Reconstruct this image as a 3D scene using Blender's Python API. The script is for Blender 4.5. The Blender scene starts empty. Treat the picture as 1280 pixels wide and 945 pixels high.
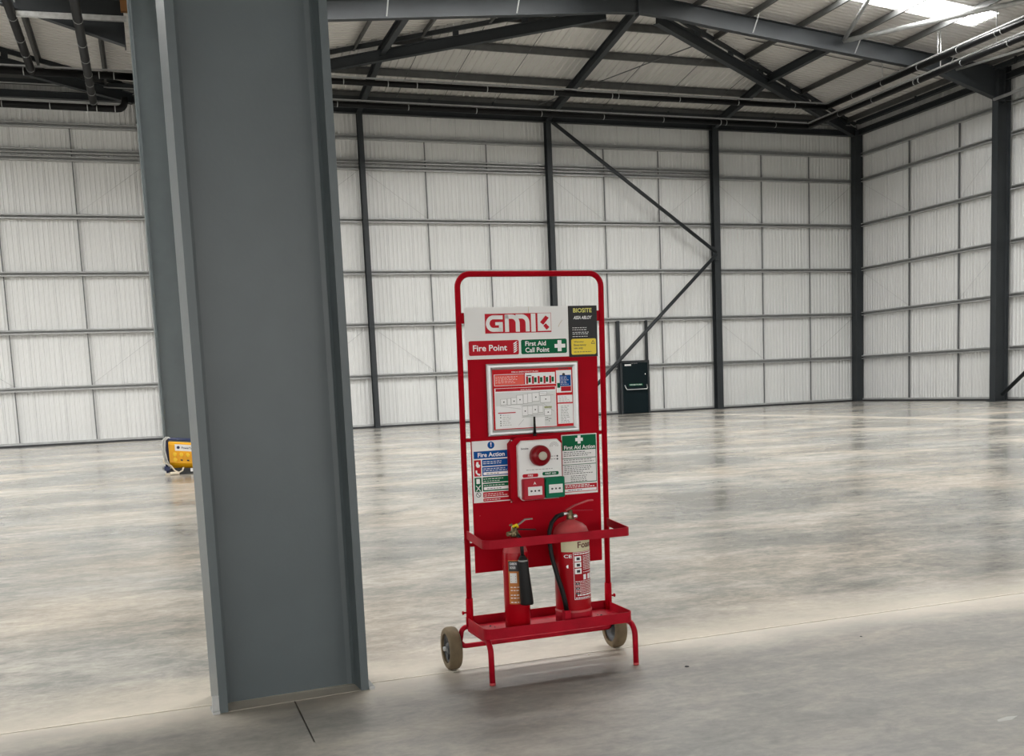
import bpy, bmesh, math, random
from mathutils import Vector, Matrix
random.seed(7)
SC = bpy.context.scene
COL = SC.collection
PI = math.pi

# ------------------------------------------------------------------ camera
cd = bpy.data.cameras.new('camera'); cam = bpy.data.objects.new('camera', cd); COL.objects.link(cam)
cd.sensor_fit = 'HORIZONTAL'; cd.sensor_width = 36.0; cd.lens = 35.835
cd.shift_y = 0.12404; cd.clip_start = 0.05; cd.clip_end = 500
cam.matrix_world = Matrix(((0.9416, 0.0794, -0.3274, 0), (-0.3340, 0.0937, -0.9379, 0),
                           (-0.0438, 0.9924, 0.1147, 1.35), (0, 0, 0, 1)))
SC.camera = cam
# ------------------------------------------------------------------ light
EXPOSURE = 0.80
ROOFLIGHT = 17.5
SKY = 2.1
SC.view_settings.view_transform = 'Standard'; SC.view_settings.look = 'None'
SC.view_settings.gamma = 1.0; SC.view_settings.use_curve_mapping = False
SC.view_settings.exposure = EXPOSURE
w = bpy.data.worlds.new('overcast_sky'); SC.world = w; w.use_nodes = True
bg = w.node_tree.nodes['Background']; bg.inputs[0].default_value = (1.0, 0.985, 0.96, 1); bg.inputs[1].default_value = SKY
SC.cycles.use_denoising = True
SC.cycles.max_bounces = 8; SC.cycles.diffuse_bounces = 5; SC.cycles.glossy_bounces = 4
SC.cycles.sample_clamp_indirect = 6.0
SC.cycles.caustics_reflective = False; SC.cycles.caustics_refractive = False

# ------------------------------------------------------------------ materials
def mat(name, col, rough=0.5, metal=0.0, emit=None, strength=0.0, bump=None, vary=None, spec=None):
    m = bpy.data.materials.new(name); m.use_nodes = True
    nt = m.node_tree; b = nt.nodes['Principled BSDF']
    b.inputs['Base Color'].default_value = (*col, 1); b.inputs['Roughness'].default_value = rough
    b.inputs['Metallic'].default_value = metal
    if spec is not None: b.inputs['Specular IOR Level'].default_value = spec
    if emit: b.inputs['Emission Color'].default_value = (*emit, 1); b.inputs['Emission Strength'].default_value = strength
    if vary or bump:
        tc = nt.nodes.new('ShaderNodeTexCoord'); mp = nt.nodes.new('ShaderNodeMapping'); nt.links.new(tc.outputs['Object'], mp.inputs[0])
    if vary:
        sc, amt = vary[0], vary[1]
        mp.inputs['Scale'].default_value = vary[2] if len(vary) > 2 else (1, 1, 1)
        n = nt.nodes.new('ShaderNodeTexNoise'); n.inputs['Scale'].default_value = sc; n.inputs['Detail'].default_value = 5
        nt.links.new(mp.outputs[0], n.inputs['Vector'])
        r = nt.nodes.new('ShaderNodeMapRange'); r.inputs[1].default_value = .3; r.inputs[2].default_value = .7
        r.inputs[3].default_value = 1 - amt; r.inputs[4].default_value = 1 + amt
        nt.links.new(n.outputs[0], r.inputs[0])
        mx = nt.nodes.new('ShaderNodeVectorMath'); mx.operation = 'SCALE'; mx.inputs[0].default_value = col
        nt.links.new(r.outputs[0], mx.inputs['Scale']); nt.links.new(mx.outputs[0], b.inputs['Base Color'])
    if bump:
        n2 = nt.nodes.new('ShaderNodeTexNoise'); n2.inputs['Scale'].default_value = bump[0]; n2.inputs['Detail'].default_value = 3
        nt.links.new(tc.outputs['Object'], n2.inputs['Vector'])
        bp = nt.nodes.new('ShaderNodeBump'); bp.inputs['Strength'].default_value = bump[1]; bp.inputs['Distance'].default_value = .01
        nt.links.new(n2.outputs[0], bp.inputs['Height']); nt.links.new(bp.outputs[0], b.inputs['Normal'])
    return m

M = {}
M['steel'] = mat('grey_steel_paint', (.088, .108, .115), .38, vary=(3, .07), bump=(60, .05))
M['frame'] = mat('dark_grey_steel_paint', (.031, .036, .040), .5, vary=(2, .08), spec=.35)
M['galv'] = mat('galvanised_steel', (.42, .43, .43), .45, .35, vary=(6, .12))
M['galv_bright'] = mat('bright_galvanised_steel', (.62, .63, .63), .35, .5, vary=(8, .15))
M['purlin'] = mat('purlin_galvanised', (.105, .107, .105), .5, .3, vary=(4, .12))
M['liner'] = mat('white_liner_sheet', (.74, .75, .745), .42, vary=(.35, .04))
M['joint'] = mat('dark_joint_bar', (.12, .125, .13), .5)
M['wire'] = mat('tie_wire', (.5, .5, .5), .5, .2)
M['roof'] = mat('white_roof_sheet', (.66, .645, .62), .5, vary=(.4, .05))
M['rooflight'] = mat('rooflight_daylight', (.9, .92, .95), .4, emit=(1.0, .985, .955), strength=ROOFLIGHT)
M['black'] = mat('black_plastic_pipe', (.0035, .0035, .004), .45, spec=.2)
M['black_rub'] = mat('black_rubber', (.006, .006, .006), .5, spec=.25)
M['base'] = mat('dark_base_rail', (.03, .032, .035), .6)
M['out'] = mat('outer_cladding', (.35, .36, .37), .5)
M['ground'] = mat('yard_concrete', (.42, .41, .39), .8, vary=(.2, .1))
M['red'] = mat('red_paint', (.37, .0015, .010), .5, vary=(5, .08), bump=(120, .04), spec=.05)
M['red_worn'] = mat('red_paint_worn', (.36, .004, .016), .45, vary=(9, .2), bump=(80, .08), spec=.12)
M['red_gloss'] = mat('red_extinguisher_enamel', (.36, .002, .008), .3, vary=(6, .08), spec=.22)
M['red_dome'] = mat('dusty_red_enamel', (.46, .06, .065), .5, vary=(10, .2))
M['white'] = mat('white_sign', (.78, .78, .77), .4)
M['white_print'] = mat('white_print', (.86, .86, .86), .45)
M['ivory'] = mat('ivory_plastic', (.80, .80, .79), .4)
M['signred'] = mat('sign_red', (.48, .008, .02), .4, spec=.1)
M['poster_red'] = mat('poster_red', (.56, .006, .012), .35, spec=.1)
M['poster_orange'] = mat('poster_orange_red', (.78, .05, .02), .35)
M['green'] = mat('sign_green', (.0, .115, .045), .4, spec=.1)
M['green_box'] = mat('call_point_green', (.004, .15, .075), .35, spec=.1)
M['red_box'] = mat('call_point_red', (.42, .025, .04), .35, spec=.1)
M['blue'] = mat('sign_blue', (.002, .075, .30), .4, spec=.1)
M['charcoal'] = mat('sign_charcoal', (.04, .04, .041), .45, spec=.1)
M['yellow'] = mat('sign_yellow', (.80, .60, .005), .4)
M['text_yellow'] = mat('print_yellow', (.75, .72, .18), .5)
M['ink'] = mat('dark_ink', (.03, .03, .035), .6)
M['ink_grey'] = mat('grey_ink', (.30, .30, .30), .6)
M['plan_grey'] = mat('plan_grey', (.72, .73, .72), .5)
M['plan_line'] = mat('plan_line_grey', (.40, .40, .39), .6)
M['plan_olive'] = mat('plan_olive', (.33, .36, .16), .6)
M['alu'] = mat('brushed_aluminium', (.55, .56, .56), .35, .6)
M['brass'] = mat('brass', (.22, .18, .10), .35, .8)
M['chrome'] = mat('chrome', (.75, .75, .75), .2, .9)
M['lever'] = mat('dull_steel_lever', (.25, .22, .2), .45, .5)
M['cream'] = mat('cream_label', (.60, .56, .36), .5)
M['orange_lbl'] = mat('orange_label', (.50, .17, .03), .5, vary=(20, .15))
M['tyre'] = mat('dusty_rubber_tyre', (.135, .10, .055), .8, vary=(14, .25), bump=(90, .2))
M['hub'] = mat('dark_hub', (.03, .035, .04), .5, vary=(10, .3))
M['lens'] = mat('pale_lens', (.50, .47, .38), .4)
M['door'] = mat('dark_teal_door_paint', (.005, .012, .015), .5, spec=.12)
M['maroon'] = mat('dark_red_lens_ring', (.22, .001, .006), .3, spec=.3)
M['brown_ink'] = mat('dark_red_ink', (.10, .006, .006), .5)
M['gen_yellow'] = mat('transformer_yellow', (.85, .42, .005), .4, vary=(5, .06))
M['gen_socket'] = mat('socket_yellow', (.90, .58, .03), .35)
M['gen_blue'] = mat('dark_blue_frame', (.006, .015, .07), .4)
M['cable'] = mat('grey_cable', (.42, .42, .40), .6)
M['rope'] = mat('pale_rope', (.62, .55, .44), .8)
M['orange'] = mat('orange_foam', (.28, .13, .04), .8)

def concrete():
    m = bpy.data.materials.new('polished_concrete'); m.use_nodes = True
    nt = m.node_tree; N = nt.nodes; L = nt.links; b = N['Principled BSDF']
    geo = N.new('ShaderNodeNewGeometry')
    def noise(scale, det, vec, rough=.55, dist=0.0):
        n = N.new('ShaderNodeTexNoise'); n.inputs['Scale'].default_value = scale; n.inputs['Detail'].default_value = det
        n.inputs['Roughness'].default_value = rough; n.inputs['Distortion'].default_value = dist
        L.new(vec, n.inputs['Vector']); return n.outputs[0]
    def mapping(sc, rot=0):
        mp = N.new('ShaderNodeMapping'); mp.inputs['Scale'].default_value = sc; mp.inputs['Rotation'].default_value = (0, 0, rot)
        L.new(geo.outputs['Position'], mp.inputs[0]); return mp.outputs[0]
    def math_(op, a, c, cl=False):
        n = N.new('ShaderNodeMath'); n.operation = op; n.use_clamp = cl
        for i, v in enumerate((a, c)):
            if isinstance(v, (int, float)): n.inputs[i].default_value = v
            else: L.new(v, n.inputs[i])
        return n.outputs[0]
    def rng(v, a, c, d, e):
        r = N.new('ShaderNodeMapRange'); r.inputs[1].default_value = a; r.inputs[2].default_value = c
        r.inputs[3].default_value = d; r.inputs[4].default_value = e; L.new(v, r.inputs[0]); return r.outputs[0]
    big = noise(.42, 5, mapping((.8, 1.25, 1), .4), .5, .5)
    trow = noise(1.1, 10, mapping((.8, 1.2, 1), .25), .68, .4)
    fine = noise(22, 6, mapping((.8, 1.2, 1), .3), .7, .3)
    streak = noise(2.0, 8, mapping((.5, 1.7, 1), -.5), .66, .5)
    swirl = noise(6, 8, mapping((.8, 1.3, 1), .5), .7, .8)
    st_ = lambda v, lo=.28, hi=.72: rng(v, lo, hi, 0, 1)
    f = math_('ADD', math_('MULTIPLY', st_(big, .32, .68), .32), math_('MULTIPLY', st_(trow, .30, .70), .20))
    f = math_('ADD', f, math_('MULTIPLY', st_(streak, .30, .70), .18)); f = math_('ADD', f, math_('MULTIPLY', st_(fine, .34, .66), .12)); f = math_('ADD', f, math_('MULTIPLY', st_(swirl, .33, .67), .18))
    cr = N.new('ShaderNodeValToRGB'); L.new(f, cr.inputs[0])
    e = cr.color_ramp.elements
    e[0].position = .12; e[0].color = (.10, .104, .10, 1); e[1].position = .95; e[1].color = (.60, .56, .485, 1)
    for p_, c_ in ((.36, (.185, .184, .172, 1)), (.48, (.262, .254, .232, 1)), (.60, (.355, .335, .297, 1)), (.72, (.45, .42, .37, 1))):
        k = cr.color_ramp.elements.new(p_); k.color = c_
    # pale band beside the construction joint on the far slab, fading away from it
    sep = N.new('ShaderNodeSeparateXYZ'); L.new(geo.outputs['Position'], sep.inputs[0])
    wob = math_('ADD', sep.outputs[1], rng(trow, 0, 1, -.16, .16))
    far = math_('MULTIPLY', rng(wob, 4.66, 5.25, 1, 0), rng(sep.outputs[1], 4.625, 4.64, 0, 1))
    near = math_('MULTIPLY', rng(wob, 4.25, 4.62, 0, .7), rng(sep.outputs[1], 4.625, 4.64, 1, 0))
    band = math_('MULTIPLY', math_('ADD', far, near), rng(big, .3, .7, .6, 1), True)
    # streak of rooflight glare painted into the floor colour, further into the hall
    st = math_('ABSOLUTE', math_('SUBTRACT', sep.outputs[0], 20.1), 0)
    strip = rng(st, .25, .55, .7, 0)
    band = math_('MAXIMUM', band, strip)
    tint = noise(.5, 3, mapping((1, 1, 1), 1.1), .5, .3)
    hue = N.new('ShaderNodeMix'); hue.data_type = 'RGBA'; hue.blend_type = 'MULTIPLY'; hue.inputs[0].default_value = 1.0; L.new(cr.outputs[0], hue.inputs[6])
    tr_ = N.new('ShaderNodeValToRGB'); L.new(tint, tr_.inputs[0]); tr_.color_ramp.elements[0].position = .35; tr_.color_ramp.elements[0].color = (.94, .97, 1.0, 1)
    tr_.color_ramp.elements[1].position = .62; tr_.color_ramp.elements[1].color = (1.03, .985, .935, 1); L.new(tr_.outputs[0], hue.inputs[7])
    pour = N.new('ShaderNodeVectorMath'); pour.operation = 'SCALE'; L.new(hue.outputs[2], pour.inputs[0]); L.new(rng(sep.outputs[1], 4.630, 4.634, .80, 1.30), pour.inputs['Scale'])
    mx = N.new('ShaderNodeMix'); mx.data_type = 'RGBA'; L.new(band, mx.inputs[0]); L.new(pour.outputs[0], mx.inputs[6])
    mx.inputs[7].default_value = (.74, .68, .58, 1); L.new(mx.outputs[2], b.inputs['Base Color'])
    L.new(math_('ADD', rng(f, .25, .75, .16, .27), rng(sep.outputs[1], 4.60, 4.66, .27, 0)), b.inputs['Roughness'])
    b.inputs['Specular IOR Level'].default_value = .5
    bp = N.new('ShaderNodeBump'); bp.inputs['Strength'].default_value = .06; bp.inputs['Distance'].default_value = .01
    L.new(fine, bp.inputs['Height']); L.new(bp.outputs[0], b.inputs['Normal'])
    return m
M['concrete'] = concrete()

# ------------------------------------------------------------------ mesh builder
ORG = {}
class MB:
    def __init__(s): s.v = []; s.f = []; s.sm = []
    def add(s, vs, fs, smooth=False):
        o = len(s.v); s.v += [tuple(v) for v in vs]; s.f += [tuple(i + o for i in f) for f in fs]; s.sm += [smooth] * len(fs); return s
    def box(s, x0, y0, z0, x1, y1, z1, fn=None):
        vs = [(x, y, z) for z in (z0, z1) for y in (y0, y1) for x in (x0, x1)]
        if fn: vs = [fn(*v) for v in vs]
        return s.add(vs, [(0, 2, 3, 1), (4, 5, 7, 6), (0, 1, 5, 4), (2, 6, 7, 3), (0, 4, 6, 2), (1, 3, 7, 5)])
    def bar(s, a, b, wd, ht, up=(0, 0, 1)):
        a = Vector(a); b = Vector(b); d = (b - a).normalized(); up = Vector(up)
        r = d.cross(up).normalized(); u = r.cross(d).normalized()
        vs = [p + r * (i * wd / 2) + u * (j * ht / 2) for p in (a, b) for (i, j) in ((-1, -1), (1, -1), (1, 1), (-1, 1))]
        return s.add(vs, [(3, 2, 1, 0), (4, 5, 6, 7), (0, 1, 5, 4), (1, 2, 6, 5), (2, 3, 7, 6), (3, 0, 4, 7)])
    def ibeam(s, a, b, wd, ht, tf=.02, tw=.014, up=(0, 0, 1)):
        a = Vector(a); b = Vector(b); d = (b - a).normalized(); r = d.cross(Vector(up)).normalized(); u = r.cross(d).normalized()
        for k in (-1, 1): s.bar(a + u * k * (ht - tf) / 2, b + u * k * (ht - tf) / 2, wd, tf, up)
        return s.bar(a, b, tw, ht - 2 * tf, up)
    def tube(s, pts, r, n=12, cap=True, closed=False):
        pts = [Vector(p) for p in pts]; rings = []; prev = None
        for i, p in enumerate(pts):
            if closed: t = (pts[(i + 1) % len(pts)] - pts[i - 1])
            elif i == 0: t = pts[1] - p
            elif i == len(pts) - 1: t = p - pts[i - 1]
            else: t = (pts[i + 1] - p).normalized() + (p - pts[i - 1]).normalized()
            t.normalize()
            if prev is None:
                a = Vector((0, 0, 1)) if abs(t.z) < .9 else Vector((1, 0, 0)); u = t.cross(a).normalized()
            else:
                u = (prev - t * prev.dot(t)).normalized()
            prev = u; v = t.cross(u); rr = r[i] if isinstance(r, (list, tuple)) else r
            rings.append([p + (u * math.cos(2 * PI * k / n) + v * math.sin(2 * PI * k / n)) * rr for k in range(n)])
        o = len(s.v); s.v += [tuple(q) for R in rings for q in R]
        m = len(rings); cnt = m if closed else m - 1
        for i in range(cnt):
            j = (i + 1) % m
            for k in range(n):
                s.f.append((o + i * n + k, o + i * n + (k + 1) % n, o + j * n + (k + 1) % n, o + j * n + k)); s.sm.append(True)
        if cap and not closed:
            s.f.append(tuple(o + k for k in reversed(range(n)))); s.f.append(tuple(o + (m - 1) * n + k for k in range(n))); s.sm += [False, False]
        return s
    def lathe(s, prof, c, axis='z', n=32):
        o = len(s.v)
        for (r, h) in prof:
            for k in range(n):
                a = 2 * PI * k / n
                if axis == 'z': s.v.append((c[0] + r * math.cos(a), c[1] + r * math.sin(a), c[2] + h))
                elif axis == 'x': s.v.append((c[0] + h, c[1] + r * math.cos(a), c[2] + r * math.sin(a)))
                else: s.v.append((c[0] + r * math.cos(a), c[1] - h, c[2] + r * math.sin(a)))
        for i in range(len(prof) - 1):
            for k in range(n):
                s.f.append((o + i * n + k, o + i * n + (k + 1) % n, o + (i + 1) * n + (k + 1) % n, o + (i + 1) * n + k)); s.sm.append(True)
        return s
    def poly(s, pts, d0, d1, fn):
        """outline pts (x,z) extruded between offsets d0 (back) and d1 (front), mapped by fn(x,off,z)"""
        n = len(pts); vs = [fn(x, d0, z) for x, z in pts] + [fn(x, d1, z) for x, z in pts]
        fs = [tuple(range(n)), tuple(reversed(range(n, 2 * n)))] + [(i, i + n, (i + 1) % n + n, (i + 1) % n) for i in range(n)]
        return s.add(vs, fs)
    def build(s, name, m, parent=None, org=None, smooth=True):
        if parent is not None: org = ORG[parent.name]
        if org is None: org = (0, 0, 0)
        me = bpy.data.meshes.new(name); ox, oy, oz = org
        me.from_pydata([(x - ox, y - oy, z - oz) for x, y, z in s.v], [], s.f)
        me.polygons.foreach_set('use_smooth', s.sm); me.materials.append(M[m] if isinstance(m, str) else m)
        bm = bmesh.new(); bm.from_mesh(me); bmesh.ops.recalc_face_normals(bm, faces=bm.faces); bm.to_mesh(me); bm.free()
        o = bpy.data.objects.new(name, me); COL.objects.link(o)
        if parent is not None: o.parent = parent
        else: o.location = org
        ORG[o.name] = org
        return o
def root(name, org):
    o = bpy.data.objects.new(name, None); COL.objects.link(o); o.location = org; o.empty_display_size = .2; ORG[o.name] = tuple(org); return o
def tag(o, label, cat, group=None):
    o['label'] = label; o['category'] = cat
    if group: o['group'] = group
    return o
def struct(o, label=None):
    o['kind'] = 'structure'
    if label: o['label'] = label
    return o
def inst(name, me, parent, loc, rot=None, scale=None):
    o = bpy.data.objects.new(name, me); COL.objects.link(o); o.parent = parent
    P = ORG[parent.name]; o.location = (loc[0] - P[0], loc[1] - P[1], loc[2] - P[2])
    if rot: o.rotation_euler = rot
    if scale: o.scale = scale
    ORG[o.name] = tuple(loc); return o
def mesh_of(mb, name, m):
    o = mb.build(name, m); me = o.data; bpy.data.objects.remove(o); return me

TXT = {}
def text_mesh(s):
    if s in TXT: return TXT[s]
    c = bpy.data.curves.new('t', 'FONT'); c.body = s; c.size = 1; c.resolution_u = 3; c.offset = .018
    o = bpy.data.objects.new('t', c); COL.objects.link(o)
    dg = bpy.context.evaluated_depsgraph_get(); me = bpy.data.meshes.new_from_object(o.evaluated_get(dg))
    vs = [(v.co.x, v.co.y) for v in me.vertices]; fs = [tuple(p.vertices) for p in me.polygons]
    x0 = min(v[0] for v in vs); x1 = max(v[0] for v in vs); y0 = min(v[1] for v in vs); y1 = max(v[1] for v in vs)
    bpy.data.objects.remove(o); bpy.data.curves.remove(c); bpy.data.meshes.remove(me)
    TXT[s] = ([((x - x0) / (x1 - x0), (y - y0) / (y1 - y0)) for x, y in vs], fs); return TXT[s]
def put_text(mb, s, x0, z0, x1, z1, off, fn, slant=0):
    vs, fs = text_mesh(s)
    mb.add([fn(x0 + u * (x1 - x0) + slant * v * (z1 - z0), off, z0 + v * (z1 - z0)) for u, v in vs], fs)

# ------------------------------------------------------------------ grid of the hall
D = 39.6           # inside line of the back wall rails
RX = 31.07         # right wall line
XV = 0.5           # valley line of columns
XA = 15.8          # ridge of the right span
BAY = 8.74
FY = [D - BAY * i for i in range(1, 6)]      # frames 30.86 22.12 13.38 4.64 -4.1
YF = -12.84        # front of the hall
GZ = [2.008, 3.987, 5.988, 7.952, 9.922, 11.043]
PX = [8.327, 15.962, 23.597]
def zr(x, c=XA): return 13.95 - .0963 * abs(x - c)
def zh(y): return 13.95 - .168 * (y - FY[0])

# ------------------------------------------------------------------ floor
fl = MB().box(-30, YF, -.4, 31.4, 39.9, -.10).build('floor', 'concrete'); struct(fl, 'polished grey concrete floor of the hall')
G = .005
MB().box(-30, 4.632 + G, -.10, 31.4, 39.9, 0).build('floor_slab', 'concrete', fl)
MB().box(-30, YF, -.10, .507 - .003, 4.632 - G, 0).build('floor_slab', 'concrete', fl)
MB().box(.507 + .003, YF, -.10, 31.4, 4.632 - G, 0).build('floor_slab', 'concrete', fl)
MB().box(.507 - .003, YF, -.10, .507 + .003, 3.93, -.0004).build('joint_filler', 'concrete', fl)
gr = MB().box(-150, -150, -.6, 160, 170, -.42).build('floor_yard', 'ground'); struct(gr, 'concrete yard outside the hall')

# ------------------------------------------------------------------ walls
def sheet_profile(width, n, rw, d):
    """trapezoid ribs along x, rib stands towards -y"""
    p = width / n; pts = []
    for i in range(n):
        c = (i + .5) * p
        pts += [(c - rw / 2 - d * .6, 0), (c - rw / 2, -d), (c + rw / 2, -d), (c + rw / 2 + d * .6, 0)]
    return [(0, 0)] + pts + [(width, 0)]
def wall_sheet(h0, h1):
    mb = MB(); pr = sheet_profile(.992, 6, .05, .02); n = len(pr)
    mb.add([(x, y, h0) for x, y in pr] + [(x, y, h1) for x, y in pr], [(i, i + 1, i + 1 + n, i + n) for i in range(n - 1)])
    return mesh_of(mb, 'liner_sheet', 'liner')
SHEET = wall_sheet(.12, 12.5)

wb = MB().box(-30, D + .2, 0, 31.4, D + .26, 12.6).build('wall_back', 'out'); struct(wb, 'white ribbed liner wall at the back of the hall')
wr = MB().box(RX + .2, 8, 0, RX + .26, D + .2, 12.6).build('wall_right', 'out'); struct(wr, 'white ribbed liner wall on the right side')
for k in range(47): inst('liner_sheet', SHEET, wb, (RX + .15 - (k + 1) * 1.0, D + .17, 0))
for k in range(31): inst('liner_sheet', SHEET, wr, (RX + .17, D + .15 - k * 1.0, 0), (0, 0, -PI / 2))
def crail(length, h=.16, dp=.17):
    """C-section rail along +x, web at the top of y range, lips kept"""
    mb = MB(); t = .012
    mb.box(0, 0, -h / 2, length, dp, -h / 2 + t).box(0, 0, h / 2 - t, length, dp, h / 2).box(0, 0, -h / 2 + t, length, t, -h / 2 + .045)
    mb.box(0, 0, h / 2 - .045, length, t, h / 2 - t).box(0, dp - t, -h / 2 + t, length, dp, h / 2 - t)
    return mb
POSTS = [-14.58, -6.945, .69] + PX + [RX]
for i in range(len(POSTS) - 1):
    a, b = POSTS[i] + .02, POSTS[i + 1] - .02
    me = mesh_of(crail(b - a), 'girt', 'galv')
    for j, z in enumerate(GZ):
        inst('girt', me, wb, (a, D - .02, z))
    if i < 5: inst('girt', me, wb, (a, D - .02, 10.17))
    for fr in (1 / 3, 2 / 3):
        x = a + (b - a) * fr
        for j in range(-1, 5):
            z0 = .15 if j < 0 else GZ[j] + .08; z1 = GZ[j + 1] - .08
            if j == 3: z0 = GZ[3] + .08
            MB().box(x - .017, D + .06, z0, x + .017, D + .1, z1).build('sag_bar', 'joint', wb)
    for (j0, j1) in ((0, 1), (3, 4)):
        for (xe, xs) in ((a + .15, a + (b - a) / 3), (b - .15, a + (b - a) * 2 / 3)):
            MB().tube([(xe, D + .08, GZ[j1] - .15), (xs, D + .08, GZ[j0] + .1)], .006, 6).build('tie_wire', 'wire', wb)
MB().box(-30, D - .0, .0, RX, D + .16, .07).build('base_rail', 'base', wb)
MB().box(-30, D + .02, .07, RX, D + .16, .14).build('base_flashing', 'galv', wb)
CY = [D] + FY[:4]
for i in range(3):
    y1, y0 = CY[i] - .06, CY[i + 1] + .06
    me = mesh_of(crail(y1 - y0), 'girt', 'galv')
    for z in GZ: inst('girt', me, wr, (RX - .02, y1, z), (0, 0, -PI / 2))
    js = [(36.25, 33.4), (27.9, 25.0), (19.2, 16.3)][i]
    for y in js:
        for j in range(-1, 5):
            z0 = .15 if j < 0 else GZ[j] + .08; z1 = GZ[j + 1] - .08
            MB().box(RX + .05, y - .024, z0, RX + .11, y + .024, z1).build('sag_bar', 'joint', wr)
    for (j0, j1) in ((1, 2), (3, 4)):
        MB().tube([(RX + .08, y1 - .3, GZ[j1] - .15), (RX + .08, js[0], GZ[j0] + .1)], .006, 6).build('tie_wire', 'wire', wr)
        MB().tube([(RX + .08, y0 + .3, GZ[j1] - .15), (RX + .08, js[1], GZ[j0] + .1)], .006, 6).build('tie_wire', 'wire', wr)
MB().box(RX - .12, 8, 12.49, RX + .30, D + .25, 12.53).build('eave_flashing', 'roof', wr)
MB().box(RX, 8, .0, RX + .16, D, .07).build('base_rail', 'base', wr)
MB().box(RX + .02, 8, .07, RX + .16, D, .14).build('base_flashing', 'galv', wr)
# walls out of view, with the open loading doors that let the daylight in
wl = MB().box(-30.2, YF, 6, -30, D + .2, 12.6).build('wall_left', 'liner'); struct(wl, 'left wall of the hall above its loading doors')
for y in (39.0, 30.4, 22.0, 13.2, 4.5, -4.3, -12.5): MB().box(-30.2, y - .9, 0, -30, y + .9, 6).build('pier', 'liner', wl)
wf = MB().box(-30, YF - .2, 6, 31.3, YF, 13.9).build('wall_front', 'liner'); struct(wf, 'front wall of the hall behind the camera')
for x in (-29, -20, -11, -2, 7, 16, 25, 30.5): MB().box(x - .9, YF - .2, 0, x + .9, YF, 6).build('pier', 'liner', wf)
wr2 = MB().box(RX + .2, YF, 0, RX + .26, 8, 12.6).build('wall_right_rear', 'liner'); struct(wr2, 'right wall of the hall beside the camera')

# ------------------------------------------------------------------ roof
ce = MB()
for c in (XA, 2 * XV - XA):
    for s in (-1, 1):
        xe = c + s * 15.3
        ce.add([(c, YF, 14.02), (c, FY[0], 14.02), (xe, FY[0], 12.55), (xe, YF, 12.55)], [(0, 1, 2, 3)])
        ce.add([(c, FY[0], 14.02), (xe, D + .2, 12.55), (xe, FY[0], 12.55)], [(0, 1, 2)])
    ce.add([(c, FY[0], 14.02), (c - 15.3, D + .2, 12.55), (c + 15.3, D + .2, 12.55)], [(0, 1, 2)])
ce = ce.build('ceiling', 'out'); struct(ce, 'pitched hall roof of pale ribbed sheets on steel purlins')
SW = BAY / 8
def roof_sheet(x0, x1, m, name, d=.035, thick=0.0):
    """sheet spanning SW along y, from x0 to x1 measured down the slope away from the ridge"""
    pr = sheet_profile(SW - .004, 5, .06, d); n = len(pr); mb = MB()
    mb.add([(x0, y, z + .0 - .0963 * x0) for y, z in pr] + [(x1, y, z - .0963 * x1) for y, z in pr], [(i, i + 1, i + 1 + n, i + n) for i in range(n - 1)])
    return mesh_of(mb, name, m)
R_FULL = roof_sheet(0, 15.3, 'roof', 'roof_sheet'); R_TOP = roof_sheet(0, 2.2, 'roof', 'roof_sheet'); R_BOT = roof_sheet(11.5, 15.3, 'roof', 'roof_sheet')
R_LIGHT = roof_sheet(2.2, 11.5, 'rooflight', 'rooflight')
for c in (XA, 2 * XV - XA):
    for s in (1, -1):
        for k in range(40):
            y = FY[0] - (k + 1) * SW
            if k % 8 == 2 and k < 24:
                for me in (R_TOP, R_BOT, R_LIGHT): inst(me.name.split('.')[0], me, ce, (c, y, 13.95), None, (s, 1, 1))
            else: inst('roof_sheet', R_FULL, ce, (c, y, 13.95), None, (s, 1, 1))
        # sheets behind the last frame are cut along the hip
        for k in range(8):
            y0 = FY[0] + k * SW; y1 = y0 + SW - .004
            xs0 = 15.3 * (k) / 8; xs1 = 15.3 * (k + 1) / 8
            pr = sheet_profile(SW - .004, 5, .06, .035); n = len(pr); mb = MB()
            lo = []; hi = []
            for yy, zz in pr:
                x0 = 15.3 * (y0 + yy - FY[0]) / BAY
                lo.append((c + s * x0, y0 + yy, 13.95 + zz - .0963 * x0)); hi.append((c + s * 15.3, y0 + yy, 13.95 + zz - .0963 * 15.3))
            mb.add(lo + hi, [(i, i + 1, i + 1 + n, i + n) for i in range(n - 1)]); mb.build('roof_sheet', 'roof', ce)
    nS = 30; wS = 30.6 / nS
    for k in range(nS):
        x0 = c - 15.3 + k * wS; pr = sheet_profile(wS - .004, 4, .06, .035); n = len(pr); mb = MB(); lo = []; hi = []
        for xx, zz in pr:
            yy = FY[0] + BAY * abs(x0 + xx - c) / 15.3
            lo.append((x0 + xx, yy, zh(yy) + zz)); hi.append((x0 + xx, D + .1, zh(D + .1) + zz))
        mb.add(lo + hi, [(i, i + 1, i + 1 + n, i + n) for i in range(n - 1)]); mb.build('roof_sheet', 'roof', ce)
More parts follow.
